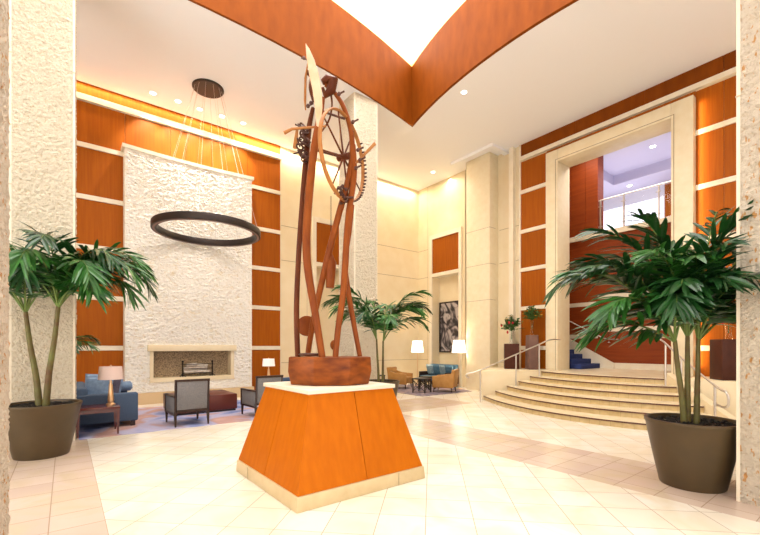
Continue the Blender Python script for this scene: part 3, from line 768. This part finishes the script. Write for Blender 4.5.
MB().tube([S(318, 150, -.05), WC], .022, 10).build('axle', GEAR, sc_, True)
MB().tube([S(321, 111, -.02), S(345, 119, .02)], .014, 8).build('axle', GEAR, sc_, True)
MB().tube([S(284, 133, -.1), S(292, 129, -.1), S(326, 126, -.1)], [.022, .018, .012], 8).build('paddle_stick', SCL, sc_, True)
MB().tube([S(356, 163, 0), S(375, 143.5, 0)], [.014, .022], 8).build('paddle_stick', SCL, sc_, True)
MB().tube([S(295, 148, -.05), S(297, 130, -.05)], [.030, .018], 8).build('toggle', SCL, sc_, True)
random.seed(11)
m = MB()
for k in range(14):
    x = 302.5+random.uniform(-4.5, 5); y = 127+k*2.5; a_ = random.uniform(-.5, .5)
    p = S(x, y, random.uniform(-.1, .05))
    M_ = Matrix.Rotation(random.uniform(0, 3), 3, 'Z') @ Matrix.Rotation(random.uniform(.4, 1.4), 3, 'X')
    m.ring(p, random.uniform(.03, .055), .012, 14, 6, M=M_)
    m.tube([p, p+Vector((random.uniform(-.1, .1), random.uniform(-.1, .1), random.uniform(-.08, .08)))], .010, 6)
m.build('gear_train', GEAR, sc_, True)
m = MB()
for k in range(11):
    x = 341+random.uniform(-5, 6); y = 186+k*1.7; p = S(x, y, random.uniform(-.1, .02))
    m.tube([p, p+Vector((random.uniform(-.09, .09), random.uniform(-.09, .09), random.uniform(-.05, .05)))], .014, 6); m.ball(p, .022, 8)
m.build('gear_train', GEAR, sc_, True)
for x, y in ((358, 150), (360, 160), (356, 168), (353, 122), (311, 103), (308, 106), (314, 97), (339, 94)):
    p = S(x, y, -.03); MB().ball(p, .026, 8).tube([p, p+Vector((.05, -.05, .03))], .012, 6).build('bolt', GEAR, sc_, True)
# counterweights
MB().tube([S(331, 252, .1), S(331, 257, .1), S(331, 262, .1), S(330.5, 278, .1), S(330, 288, .1)], [.008, .035, .068, .060, .050], 14).build('counterweight', SCW, sc_, True)
MB().tube([S(331, 196, .1), S(331, 253, .1)], .005, 6).build('cord', GEAR, sc_, True)
MB().ball(S(334, 345, -.12), .05, 14, (1, .8, 1.25)).build('wood_knob', SCW, sc_, True)
pc_ = S(307, 326, .3)
MB().tube([pc_-W(0, .02)+Vector((0, 0, 0)), pc_+W(0, .03)], [.135, .135], 28).build('wood_disc', SCW, sc_, True)

# ------------------------------------------------------------------ ring chandelier
CP = Vector((3.04, 11.5, CEIL)); 
ch = thing('ring_chandelier', 'large black ring pendant hanging on thin cables before the fireplace wall', 'chandelier', CP)
MB().lathe([(.38, -.05), (.40, -.03), (.40, 0)], 40).build('ceiling_plate', BRONZE, ch, True)
RZ = 4.74-CEIL
def band_ring(R0, w, z0, z1, seg=72):
    m = MB(); vs = []; prof = [(R0-w, z0), (R0, z0), (R0, z1), (R0-w, z1)]
    for i in range(seg):
        a = 2*PI*i/seg
        for r, z in prof: vs.append((r*math.cos(a), r*math.sin(a), z))
    return m.add(vs, [(i*4+k, ((i+1) % seg)*4+k, ((i+1) % seg)*4+(k+1) % 4, i*4+(k+1) % 4) for i in range(seg) for k in range(4)])
band_ring(1.36, .14, RZ-.09, RZ+.09).build('ring', BRONZE, ch, bevel=.02)
band_ring(1.32, .05, RZ-.102, RZ-.09).build('diffuser', mat('ring_diffuser', (.25, .16, .14), .6), ch)
for k in range(12):
    a = 2*PI*k/12+.1
    MB().tube([(.34*math.cos(a), .34*math.sin(a), -.04), (1.29*math.cos(a), 1.29*math.sin(a), RZ+.09)], .0035, 5).build('cable', STEEL, ch)

# ------------------------------------------------------------------ downlights in the lobby ceiling
names = ['nearest the left textured column', 'second from the left textured column', 'just right of the chandelier plate', 'fourth in the row by the fireplace wall', 'nearest the cream wall in the fireplace row', 'alone beside the pointed wood fascia', 'nearest the far cream corner']
for i, (px, py) in enumerate(DOWN):
    d = (CEIL-H_EYE)*405/(347-py); p = P(px, py, d)
    t = thing('recessed_downlight', 'small round recessed ceiling downlight, '+names[i], 'downlight', (p.x, p.y, CEIL), group='recessed downlights in the lobby ceiling')
    MB().ring((0, 0, -.004), .085, .012, 24, 6).build('bezel', WHITE, t, True)
    MB().lathe([(.075, -.006), (.075, -.001)], 24).build('lens', LAMPG, t)
    lo = light('downlight_beam', 'SPOT', (p.x, p.y, CEIL-.03), 230 if i < 5 else 120, (1, .95, .87), .06, spot=75, aim=(p.x, p.y+(2.2 if i < 5 else 0), CEIL-5.5))
for i, (x, y) in enumerate(((17.0, 5.6), (19.2, 7.2), (19.2, 8.9))):
    z = CEIL+.35 if i == 0 else CEIL-.05
    t = thing('lounge_downlight', ['round downlight inside the upper lounge ceiling tray', 'small downlight near the lounge drapes, nearer the tray', 'small downlight near the lounge drapes, behind the wood pier'][i], 'downlight', (x, y, z), group='downlights in the upper lounge')
    MB().lathe([(.09, -.008), (.09, -.001)], 20).build('lens', LAMPG, t)

# ------------------------------------------------------------------ palms
def leaflet(m, p, d, nrm, ln, w, droop):
    d = d.normalized(); s_ = d.cross(nrm).normalized()*w/2
    L4 = []
    for t, ww in ((0, .35), (.25, .95), (.6, 1), (.85, .6), (1, .05)):
        c = p+d*ln*t+Vector((0, 0, -droop*ln*t*t)); L4.append((c, ww))
    base = len(m.v)
    up = nrm*.12*w
    for c, ww in L4: m.v += [tuple(c-s_*ww+up*ww), tuple(c), tuple(c+s_*ww+up*ww)]
    for i in range(4):
        a = base+i*3
        m.f += [(a, a+1, a+4, a+3), (a+1, a+2, a+5, a+4)]
def frond(rt, base, az, el, ln, bend, rng, m_leaf, lw=.045, ll=.42, stem=.22, parent=None, n=25, zdrop=.26):
    pts = []; p = Vector(base); e = el; steps = 16; ds = ln/steps
    for i in range(steps+1):
        pts.append(p.copy())
        d = Vector((math.cos(az)*math.cos(e), math.sin(az)*math.cos(e), math.sin(e)))
        p = p+d*ds; e -= bend/steps*(.25+1.9*(i/steps)**1.3)
    m1 = MB().tube(pts, [.014*(1-.8*i/steps)+.002 for i in range(steps+1)], 5)
    m2 = MB()
    side = Vector((-math.sin(az), math.cos(az), 0))
    for k in range(n):
        t = stem+(1-stem)*k/(n-1)*.985
        f = t*steps; i = min(int(f), steps-1); q = pts[i].lerp(pts[i+1], f-i); fw = (pts[i+1]-pts[i]).normalized()
        nn = side.cross(fw).normalized()
        if nn.z < 0 and abs(nn.z) > .3: nn = -nn
        u = (t-stem)/(1-stem)
        L_ = ll*(.55+.75*math.sin(PI*min(1, u*.82+.14)))*rng.uniform(.86, 1.1)*.85
        an = R(58-34*u)
        for sgn in (-1, 1):
            ro = rng.uniform(-.85, .50); dd = fw*math.cos(an)+(side*sgn*math.cos(ro)+nn*math.sin(ro))*math.sin(an)
            leaflet(m2, q, dd, (nn+side*sgn*rng.uniform(-1.1, -.1)).normalized(), L_, lw*rng.uniform(.8, 1.15)*(1.15-.3*u), rng.uniform(zdrop*.6, zdrop*1.5))
    fr = m2.build('frond', m_leaf, parent)
    m1.build('stalk', STALK, fr, True)
    return fr
def palm(loc, label, pot, trunks, seed, scale=1, lw=.045, ll=.42, brt=.3):
    rng = random.Random(seed)
    t = thing('potted_palm', label, 'palm', loc, -YAW)
    tr = pot
    if pot:
        rt, rb, h = pot
        MB().lathe([(rb*.97, 0), (rb, .015), (rb+(rt-rb)*.5, h*.5), (rt-.012, h-.05), (rt, h-.03), (rt, h), (rt-.035, h), (rt-.05, h-.06), (rt-.05, h-.07)], 48).build('planter', POT, t, True)
        m = MB(); n = 40; 
        for i in range(260):
            a = rng.uniform(0, 2*PI); r = (rt-.06)*math.sqrt(rng.random()); s_ = rng.uniform(.012, .028)
            m.ball((r*math.cos(a), r*math.sin(a), h-.045+rng.uniform(0, .02)), s_, 6, (rng.uniform(.7, 1.6), rng.uniform(.7, 1.6), .6))
        o_ = m.build('mulch', MULCH, t); o_['kind'] = 'stuff'
    for (bx, by, tx, ty, tz, fronds, tr_, spear) in trunks:
        z0 = (pot[2]-.05) if pot else 0
        pts = catmull([(bx, by, z0), (bx+(tx-bx)*.25, by+(ty-by)*.25, z0+(tz-z0)*.33), (bx+(tx-bx)*.68, by+(ty-by)*.68, z0+(tz-z0)*.66), (tx, ty, tz)], 6)
        k = len(pts)
        MB().tube(pts, [tr_*(1.25-.5*i/(k-1))*(1+(.05 if i % 2 else 0)) for i in range(k)], 10).build('trunk', TRUNK, t, True)
        for i, (az, el, ln, bend) in enumerate(fronds):
            frond(None, (tx, ty, tz-.02), R(az), R(el), ln, R(bend), rng, LEAFB if rng.random() < brt else LEAF, lw, ll, rng.uniform(.18, .27), t)
        if spear:
            MB().tube([(tx, ty, tz-.02), (tx-.02, ty, tz+spear*.5), (tx-.05, ty, tz+spear)], [.014, .010, .002], 6).build('spear_leaf', STALK, t, True)
    return t
# left palm (local x = right in the view, y = away)
pc = W((42-380)/405*6.0, 6.0)
palm((pc.x, pc.y, 0), 'tall twin-trunked palm in a bronze planter before the left column', (.485, .33, .77),
     [(-.04, 0, -.26, .02, 2.12, [(170, 68, 1.7, 115), (215, 62, 1.5, 120), (110, 70, 1.6, 100), (260, 62, 1.4, 130), (140, 76, 1.6, 100), (20, 66, 1.4, 125), (310, 66, 1.3, 130), (60, 76, 1.5, 100), (240, 76, 1.5, 110), (0, 74, 1.3, 120)], .036, 0),
      (.06, 0, .24, .0, 2.20, [(-8, 62, 1.65, 140), (12, 58, 1.6, 135), (-35, 60, 1.5, 140), (45, 66, 1.6, 115), (95, 70, 1.5, 110), (160, 68, 1.6, 120), (230, 64, 1.5, 120), (290, 62, 1.5, 125), (-60, 72, 1.6, 120), (5, 72, 1.7, 145), (-20, 70, 1.6, 135), (200, 74, 1.5, 125), (25, 70, 1.6, 130), (-5, 50, 1.4, 130), (130, 60, 1.4, 130), (-30, 46, 1.2, 120)], .036, .95)], 5, lw=.050, ll=.44, brt=.6)
# right palm
pc = W((692-380)/405*4.72, 4.72)
palm((pc.x, pc.y, 0), 'large bushy palm in a bronze planter beside the right coral column', (.47, .32, .76),
     [(-.09, 0, -.20, .0, 1.68, [(185, 56, 1.75, 100), (172, 62, 1.6, 90), (205, 48, 1.35, 105), (150, 70, 1.5, 80), (235, 58, 1.1, 110), (265, 70, 1.1, 100), (192, 66, 1.5, 90), (180, 30, 1.0, 70)], .028, 0),
      (-.03, .03, -.03, .03, 1.74, [(175, 72, 1.75, 68), (60, 76, 1.5, 60), (5, 66, 1.4, 75), (255, 74, 1.3, 80), (320, 62, 1.3, 90), (120, 72, 1.5, 65), (290, 82, 1.4, 50), (215, 68, 1.4, 80), (190, 80, 1.55, 45), (230, 60, 1.2, 100), (160, 66, 1.6, 80)], .028, 0),
      (.03, -.03, .06, -.02, 1.70, [(35, 80, 1.75, 35), (-12, 64, 1.4, 70), (80, 70, 1.5, 65), (-40, 62, 1.3, 95), (10, 54, 1.4, 75), (230, 76, 1.2, 80), (350, 48, 1.3, 75), (270, 66, 1.1, 95), (100, 80, 1.5, 45), (-5, 74, 1.5, 60), (20, 64, 1.5, 70)], .026, 0)], 9, lw=.060, ll=.44)
# middle palm behind the plinth
pc = W(0, 9.7)
palm((pc.x+.06, pc.y+.05, 0), 'smaller green palm in a dark planter behind the sculpture plinth', (.46, .30, .79),
     [(-.05, 0, -.10, 0, 1.80, [(178, 74, 1.8, 120), (162, 76, 1.7, 110), (205, 72, 1.5, 125), (100, 76, 1.5, 90), (250, 68, 1.2, 120), (190, 80, 1.7, 85), (150, 64, 1.3, 110)], .026, 0),
      (.05, 0, .06, 0, 1.75, [(0, 76, 1.60, 125), (20, 78, 1.5, 110), (-25, 74, 1.4, 125), (80, 76, 1.4, 90), (280, 66, 1.2, 120), (-5, 78, 1.7, 90), (10, 60, 1.3, 115)], .026, 0)], 21, lw=.060, ll=.42, brt=.75)
# palm half hidden behind the left column
pc = W((52-380)/405*9.2, 9.2)
palm((pc.x, pc.y+.15, 0), 'palm mostly hidden behind the left textured column', (.42, .28, .74),
     [(0, 0, 0, 0, 1.30, [(0, 55, 1.1, 110), (180, 60, 1.3, 100), (20, 65, 1.1, 105), (-25, 58, 1.05, 115), (150, 66, 1.3, 100), (200, 60, 1.2, 100)], .032, 0)], 33, lw=.045, ll=.36)

# ------------------------------------------------------------------ left seating group
tag(MB().box(.18, 5.95, 8.68, 12.2, 0, .012).build('area_rug', RUG1), 'blue and mauve patterned rug under the fireplace seating group', 'rug')
def cushion_box(m, x0, x1, y0, y1, z0, z1): return m.box(x0, x1, y0, y1, z0, z1)
def make_sofa(label, loc, rz, w=2.05, dp=1.05, fab=BLUEF, group=None):
    # faces local +y, width along x, origin centre at floor
    t = thing('fabric_sofa', label, 'sofa', loc, rz, group); hw = w/2
    MB().box(-hw+.2, hw-.2, -dp/2+.03, dp/2, .10, .30).build('base', fab, t, bevel=.02)
    MB().box(-hw+.06, hw-.06, -dp/2, -dp/2+.24, .10, .80).build('backrest', fab, t, bevel=.05, bseg=3)
    for s_ in (-1, 1):
        a, b_ = sorted((s_*hw, s_*(hw-.2))); MB().box(a, b_, -dp/2+.01, dp/2+.02, .10, .665).build('arm', fab, t, bevel=.03, bseg=3)
    for s_ in (-1, 1):
        a, b_ = sorted((s_*.01, s_*(hw-.21))); MB().box(a, b_, -dp/2+.23, dp/2+.03, .29, .45).build('seat_cushion', fab, t, bevel=.04, bseg=3)
    for sx in (-1, 1):
        for sy in (-1, 1):
            x = sx*(hw-.07); y = sy*(dp/2-.07); MB().box(x-.04, x+.04, y-.04, y+.04, 0, .10).build('leg', FRAME, t)
    return t
def pillow(label, loc, rot, m, s=(.46, .46, .17), nm='throw_pillow', group='throw pillows'):
    b_ = MB(); n = 10; vs = []; 
    for sgn in (1, -1):
        for i in range(n+1):
            for j in range(n+1):
                u, v = i/n*2-1, j/n*2-1
                th = ((1-u**4)*(1-v**4))**.5
                pin = 1-.06*(1-abs(u)**2)*abs(v)**4-.0
                pin2 = 1-.06*(1-abs(v)**2)*abs(u)**4
                vs.append((u*s[0]/2*pin2, sgn*th*s[2]/2, v*s[1]/2*pin))
    fs = []
    for h in (0, 1):
        o_ = h*(n+1)**2
        for i in range(n):
            for j in range(n): q = o_+i*(n+1)+j; fs.append((q, q+1, q+n+2, q+n+1))
    b_.add(vs, fs); o = b_.build(nm, m, None, True)
    o.location = loc; o.rotation_euler = rot; return tag(o, label, 'cushion', group)
make_sofa('slate blue sofa seen end-on behind the cherry end table', (.62, 10.55, .012), -PI/2, group='pair of blue fireplace sofas')
make_sofa('blue sofa mostly hidden behind the plinth, by the far table lamp', (5.30, 10.55, .012), PI/2, group='pair of blue fireplace sofas')
pillow('large pale blue cushion leaning at the near end of the blue sofa', (.52, 9.98, .74), (R(-14), 0, -.5), PILB, (.54, .52, .18))
pillow('second pale blue cushion behind the large one on the blue sofa', (.50, 10.28, .80), (R(-12), 0, -.6), PILB, (.50, .50, .17))
pillow('dark mauve cushion in the middle of the blue sofa', (.74, 10.42, .72), (R(-16), 0, -.8), PILG, (.48, .48, .16))
pillow('grey-blue cushion next to the mauve one on the blue sofa', (.82, 10.80, .71), (R(-16), 0, -.8), PILB, (.46, .46, .16))
m = MB().tube([(0, -.50, 0), (0, -.46, 0), (0, .46, 0), (0, .50, 0)], [.06, .11, .11, .06], 18)
o = m.build('bolster_pillow', PILB, None, True, org=None); o.location = (.75, 11.25, .68); o.rotation_euler = (0, 0, PI/2); tag(o, 'round blue bolster lying at the far arm of the blue sofa', 'cushion', 'throw pillows')

def end_table(label, loc, w, d, h=.5, group=None):
    t = thing('end_table', label, 'table', loc, 0, group)
    MB().box(-w/2, w/2, -d/2, d/2, h-.035, h).build('table_top', CHERRY, t, bevel=.006)
    MB().box(-w/2+.03, w/2-.03, -d/2+.03, d/2-.03, h-.10, h-.036).build('apron', CHERRY, t)
    for sx in (-1, 1):
        for sy in (-1, 1):
            x, y = sx*(w/2-.035), sy*(d/2-.035)
            m = MB(); vs = [(x+a*r, y+b_*r, z) for z, r in ((0, .014), (h-.036, .028)) for a, b_ in ((-1, -1), (1, -1), (1, 1), (-1, 1))]
            m.add(vs, [(3, 2, 1, 0), (4, 5, 6, 7), (0, 1, 5, 4), (1, 2, 6, 5), (2, 3, 7, 6), (3, 0, 4, 7)]); m.build('leg', CHERRY, t)
    return t
end_table('glossy cherry end table behind the blue sofa, beside the left column', (.46, 9.08, .012), .66, .60)
end_table('small cherry table carrying the far table lamp near the fireplace wall', (5.2, 12.6, .0), .6, .6)
def table_lamp(label, loc, shade, r=.20):
    t = thing('table_lamp', label, 'lamp', loc, 0, 'pair of brass table lamps')
    MB().lathe([(.075, 0), (.075, .02), (.045, .04), (.055, .08), (.030, .38), (.02, .40), (.02, .46)], 24).build('base', BRASS, t, True)
    s_ = MB(); z0, z1 = .48, .72
    s_.lathe([(r, z0), (r*.90, z1), (r*.89, z1), (r*.985, z0)], 36, cap=False).lathe([(.02, z1-.02), (r*.89, z1-.02), (r*.89, z1-.015), (.02, z1-.015)], 36)
    s_.build('lamp_shade', shade, t, True)
    MB().ball((0, 0, z1+.015), .018, 8).build('finial', BRASS, t, True)
table_lamp('pink-shaded brass table lamp on the cherry end table', (.67, 9.15, .512), SHADE, .205)
table_lamp('white-shaded table lamp far back beside the fireplace wood panels', (5.2, 12.6, .50), SHADEW, .20)

def make_armchair(label, loc, rz, group):
    t = thing('upholstered_armchair', label, 'armchair', loc, rz, group)
    w, d = .33, .78       # back at y=0, front at y=+d
    # back frame with slight rake
    m = MB()
    for s_ in (-1, 1):
        m.tube([(s_*(w-.02), .02, .12), (s_*(w-.02), -.03, .93)], .024, 4)
    m.box(-w, w, -.055, -.005, .895, .94).box(-w, w, .0, .045, .28, .33); m.build('back_frame', FRAME, t)
    mb = MB(); vs = [(sx*(w-.04), y+dy, z) for z, y in ((.33, .0), (.90, -.05)) for sx, dy in ((-1, 0), (1, 0), (1, .10), (-1, .10))]
    mb.add(vs, [(3, 2, 1, 0), (4, 5, 6, 7), (0, 1, 5, 4), (1, 2, 6, 5), (2, 3, 7, 6), (3, 0, 4, 7)]); mb.build('backrest', GREYF, t, bevel=.015)
    MB().box(-w+.05, w-.05, .10, d-.05, .27, .46).build('seat', GREYF, t, bevel=.03)
    for s_ in (-1, 1):
        a, b_ = sorted((s_*w, s_*(w-.05)))
        q = MB().box(a, b_, .03, d-.01, .26, .58).build('side_panel', GREYF, t, bevel=.008)
        a, b_ = sorted((s_*(w+.012), s_*(w-.055)))
        MB().box(a, b_, .0, d, .58, .615).box(a, b_, d-.05, d, .25, .58).box(a, b_, .0, d, .225, .26).build('arm_frame', FRAME, t)
    for sx in (-1, 1):
        for y in (.02, d-.03):
            x = sx*(w-.02); m = MB()
            vs = [(x+a*r, y+b_*r-(.02 if (z == 0 and y < .1) else 0), z) for z, r in ((0, .014), (.24, .024)) for a, b_ in ((-1, -1), (1, -1), (1, 1), (-1, 1))]
            m.add(vs, [(3, 2, 1, 0), (4, 5, 6, 7), (0, 1, 5, 4), (1, 2, 6, 5), (2, 3, 7, 6), (3, 0, 4, 7)]); m.build('leg', FRAME, t)
    return t
ac = make_armchair('grey armchair with dark frame, back turned, before the fireplace', (2.02, 8.80, .012), R(2), 'grey framed armchairs')
dup(ac, (3.66, 8.84, .012), R(4), 'grey armchair partly hidden by the left side of the plinth', 'grey framed armchairs')
for i, x in enumerate((1.94, 2.68)):
    t = thing('leather_ottoman', ['oxblood leather ottoman block behind the grey armchair', 'oxblood leather ottoman block between the two grey armchairs'][i], 'ottoman', (x+.365, 10.85, .012), 0, 'pair of leather ottomans')
    MB().box(-.362, .362, -.6, .6, .05, .42).build('body', LEATH, t, bevel=.012)
    MB().box(-.33, .33, -.57, .57, 0, .05).build('plinth_foot', BLACK, t)

# ------------------------------------------------------------------ right rear seating group
tag(MB().prism([(9.1, 9.5), (11.55, 9.5), (11.95, 10.4), (11.95, 12.9), (9.3, 12.9)], 0, .012).build('area_rug', RUG2), 'dark mauve rug under the tan armchairs in the far corner', 'rug')
def club_chair(label, loc, rz, group):
    t = thing('tan_club_chair', label, 'armchair', loc, rz, group); w = .37
    MB().box(-w+.10, w-.10, -.30, .36, .20, .44).build('seat', TAN, t, bevel=.04, bseg=3)
    m = MB(); vs = [(sx*w*k, y+dy, z) for z, y, k in ((.16, -.36, .92), (.80, -.46, 1.0)) for sx, dy in ((-1, 0), (1, 0), (1, .13), (-1, .13))]
    m.add(vs, [(3, 2, 1, 0), (4, 5, 6, 7), (0, 1, 5, 4), (1, 2, 6, 5), (2, 3, 7, 6), (3, 0, 4, 7)]); m.build('backrest', TAN, t, bevel=.03, bseg=3)
    for s_ in (-1, 1):
        x0, x1 = s_*w, s_*(w-.11); m = MB()
        vs = []
        for (x_, k) in ((x0, 1), (x1, 1)):
            vs += [(x_, -.38, .16), (x_, .36, .16), (x_, .37, .56), (x_, -.10, .60), (x_, -.43, .70)]
        m.add(vs, [(0, 1, 2, 3, 4), (9, 8, 7, 6, 5)]+[(i, (i+1) % 5, 5+(i+1) % 5, 5+i) for i in range(5)]); m.build('arm', TAN, t, bevel=.025, bseg=3)
    for sx in (-1, 1):
        for sy in (-.30, .30):
            MB().tube([(sx*.29, sy, .17), (sx*.31, sy*1.08, 0)], [.024, .014], 8).build('leg', FRAME, t)
    return t
fA = math.atan2(-.85, .6)-PI/2; fB = math.atan2(.85, -.6)-PI/2
cc = club_chair('tan leather armchair facing right beside the middle palm', (10.30, 11.95, .012), fA-.15, 'tan club chairs')
dup(cc, (10.70, 10.02, .012), fB-.1, 'tan leather armchair with its back to the smooth pier', 'tan club chairs')
def settee():
    t = thing('blue_settee', 'blue settee with dark arms under the framed picture', 'sofa', (11.95, 11.55, .012), PI/2); hw = .76
    MB().box(-hw+.04, hw-.04, -.36, .36, .22, .42).build('seat', TEAL, t, bevel=.04)
    MB().box(-hw+.02, hw-.02, -.42, -.26, .22, .88).build('backrest', TEAL, t, bevel=.05, bseg=3)
    for s_ in (-1, 1):
        a, b_ = sorted((s_*hw, s_*(hw-.07))); MB().box(a, b_, -.38, .36, .12, .58).build('arm', FRAME, t, bevel=.015)
        for y in (-.33, .31): MB().box(s_*(hw-.06)-.02, s_*(hw-.06)+.02, y-.02, y+.02, 0, .22).build('leg', FRAME, t)
settee()
for i, (y, mt, lb) in enumerate(((12.02, TEALP, 'patterned grey-blue cushion at the left end of the settee'), (11.62, TEAL, 'deep blue cushion in the middle of the settee'), (11.26, TEALP, 'patterned grey-blue cushion beside the deep blue settee cushion'), (10.95, TEAL, 'deep blue cushion at the settee end by the pier'))):
    pillow(lb, (11.98, y, .68), (R(-16), 0, PI/2+.1*(i-1)), mt, (.42, .44, .16), group='cushions on the settee')
def xtable(label, loc, rz, s=.25, h=.5):
    t = thing('dark_side_table', label, 'table', loc, rz, 'dark cross-braced side tables')
    MB().box(-s, s, -s, s, h-.04, h).build('table_top', BLACK, t, bevel=.005)
    for sx in (-1, 1):
        for sy in (-1, 1):
            x, y = sx*(s-.03), sy*(s-.03); MB().box(x-.018, x+.018, y-.018, y+.018, 0, h-.04).build('leg', BLACK, t)
    m = MB(); e = s-.03
    for (a, b_) in (((-e, -e), (e, -e)), ((e, -e), (e, e)), ((e, e), (-e, e)), ((-e, e), (-e, -e))):
        m.tube([(*a, .05), (*b_, h-.06)], .011, 5); m.tube([(*b_, .05), (*a, h-.06)], .011, 5)
    m.build('cross_brace', BLACK, t)
xtable('dark cross-braced table standing nearest, between the tan armchairs', (9.86, 10.32, .012), R(20), .26)
xtable('dark cross-braced table before the blue settee', (10.85, 11.05, .012), R(10), .24, .48)
xtable('dark cross-braced table left of the tan chair by the palm', (9.55, 12.55, .012), R(5), .25)
def floor_lamp(label, loc, r=.26):
    t = thing('floor_lamp', label, 'lamp', loc, 0, 'pair of glowing floor lamps')
    MB().lathe([(.15, 0), (.15, .02), (.02, .035)], 28).build('base', BRASS, t, True)
    MB().tube([(0, 0, .03), (0, 0, 1.45)], .013, 10).build('pole', BRASS, t, True)
    z0, z1 = 1.38, 1.86
    MB().lathe([(r, z0), (r*.78, z1), (r*.77, z1), (r*.985, z0)], 36, cap=False).build('lamp_shade', SHADEL, t, True)
    MB().tube([(0, 0, 1.45), (0, 0, 1.80)], .008, 6).tube([(-r*.77, 0, 1.80), (r*.77, 0, 1.80)], .006, 6).build('spider', BRASS, t, True)
    light('floor_lamp_bulb', 'POINT', (loc[0], loc[1], loc[2]+1.65), 32, (1, .82, .58), .06)
floor_lamp('glowing floor lamp left of the picture, behind the dark tables', (11.55, 12.35, .0), .26)
floor_lamp('glowing floor lamp right of the picture, beside the smooth pier', (11.78, 10.30, .0), .27)

# ------------------------------------------------------------------ pedestals, vases, bouquets
def vase(label, loc, h=.42, r=.075):
    t = thing('glass_vase', label, 'vase', loc, 0, 'tall glass vases on pedestals')
    MB().lathe([(r*.7, 0), (r*.75, .02), (r*.6, h*.3), (r*.7, h*.7), (r, h), (r*.94, h), (r*.62, h*.7), (r*.52, h*.3), (r*.6, .03)], 24).build('bowl', GLASS, t, True)
    return t
def bouquet(label, loc, seed, R0=.28, hh=.25, yel=6, red=0):
    rng = random.Random(seed); t = thing('flower_bouquet', label, 'flowers', loc, 0, 'bouquets on pedestals')
    m = MB(); g_ = MB(); fy = []; 
    for k in range(60):
        a = rng.uniform(0, 2*PI); e = rng.uniform(.15, 1.45); L_ = rng.uniform(.65, 1.0)
        tip = Vector((math.cos(a)*math.cos(e)*R0*L_, math.sin(a)*math.cos(e)*R0*L_, math.sin(e)*hh*1.3*L_))
        m.tube([(math.cos(a)*.008, math.sin(a)*.008, -.30), (0, 0, -.02), tip*.5+Vector((0, 0, .03)), tip], .004, 4)
        for j in range(7):
            q = tip*(.45+.09*j); dd = Vector((rng.uniform(-1, 1), rng.uniform(-1, 1), rng.uniform(-.2, .9)))
            leaflet(g_, q, dd, Vector((0, 0, 1)), rng.uniform(.08, .14), .05, .2)
        fy.append(tip)
    m.build('stem', FLG, t, True); g_.build('foliage', FLG, t)['kind'] = 'stuff'
    rng.shuffle(fy)
    for k in range(yel):
        p = fy[k]; b_ = MB()
        for j in range(9):
            q = 2*PI*j/9; leaflet(b_, p, Vector((math.cos(q), math.sin(q), .2)), Vector((0, 0, 1)), .065, .036, .1)
        b_.ball(p+Vector((0, 0, .004)), .016, 8); b_.build('yellow_flower', FLY, t)
    for k in range(red):
        p = Vector((-.13*CS, .13*SN, -.05)) if k == 0 else fy[yel+k]; b_ = MB().ball(p, .035, 8, (1, 1, 1.6)); b_.build('red_flower', FLR, t, True)
x, y = 11.85, 8.06
tag(MB().box(-.235, .235, -.21, .21, 0, .84).build('square_pedestal', PBR, None, bevel=.008), 'square dark brown pedestal on the raised platform beside the pier', 'pedestal', 'dark flower pedestals')
o = bpy.data.objects['square_pedestal']; o.location = (x, y, PL); o.rotation_euler = (0, 0, -YAW-.25)
vase('glass vase with a red bloom on the square left pedestal', (x, y, PL+.84), .44)
bouquet('loose green bouquet with a red bloom, above the square left pedestal', (x, y, PL+.84+.44), 3, .42, .40, 7, 4)
x, y = 12.05, 7.42
tp = thing('tapered_pedestal', 'tall tapered mauve-brown pedestal standing against the orange wood strip wall', 'pedestal', (x, y, PL), -YAW+.1)
frust(.165, 0, .145, 1.12).build('shaft', PAN, tp, bevel=.006)
vase('glass vase on the tall tapered pedestal', (x, y, PL+1.12), .5, .07)
bouquet('yellow and green bouquet above the tall tapered pedestal', (x, y, PL+1.12+.50), 8, .38, .36, 14, 0)
x, y = 11.62, 2.36
o = tag(MB().box(-.25, .25, -.23, .23, 0, .90).build('square_pedestal', PBR, None, bevel=.008), 'square dark brown pedestal between the right palm and coral column', 'pedestal', 'dark flower pedestals')
o.location = (x, y, PL); o.rotation_euler = (0, 0, -YAW-.2)
vase('glass vase on the pedestal behind the right palm', (x, y, PL+.90), .44, .09)
bouquet('green bouquet hidden among the right palm fronds', (x, y, PL+.90+.44), 5, .3, .28, 5, 2)

# warm light glowing along the right edge of the portal
light('portal_side_glow', 'AREA', (XR-.12, 3.10, 4.4), 26, (1, .66, .30), .06, 6.6, aim=(XR, 2.7, 4.4))
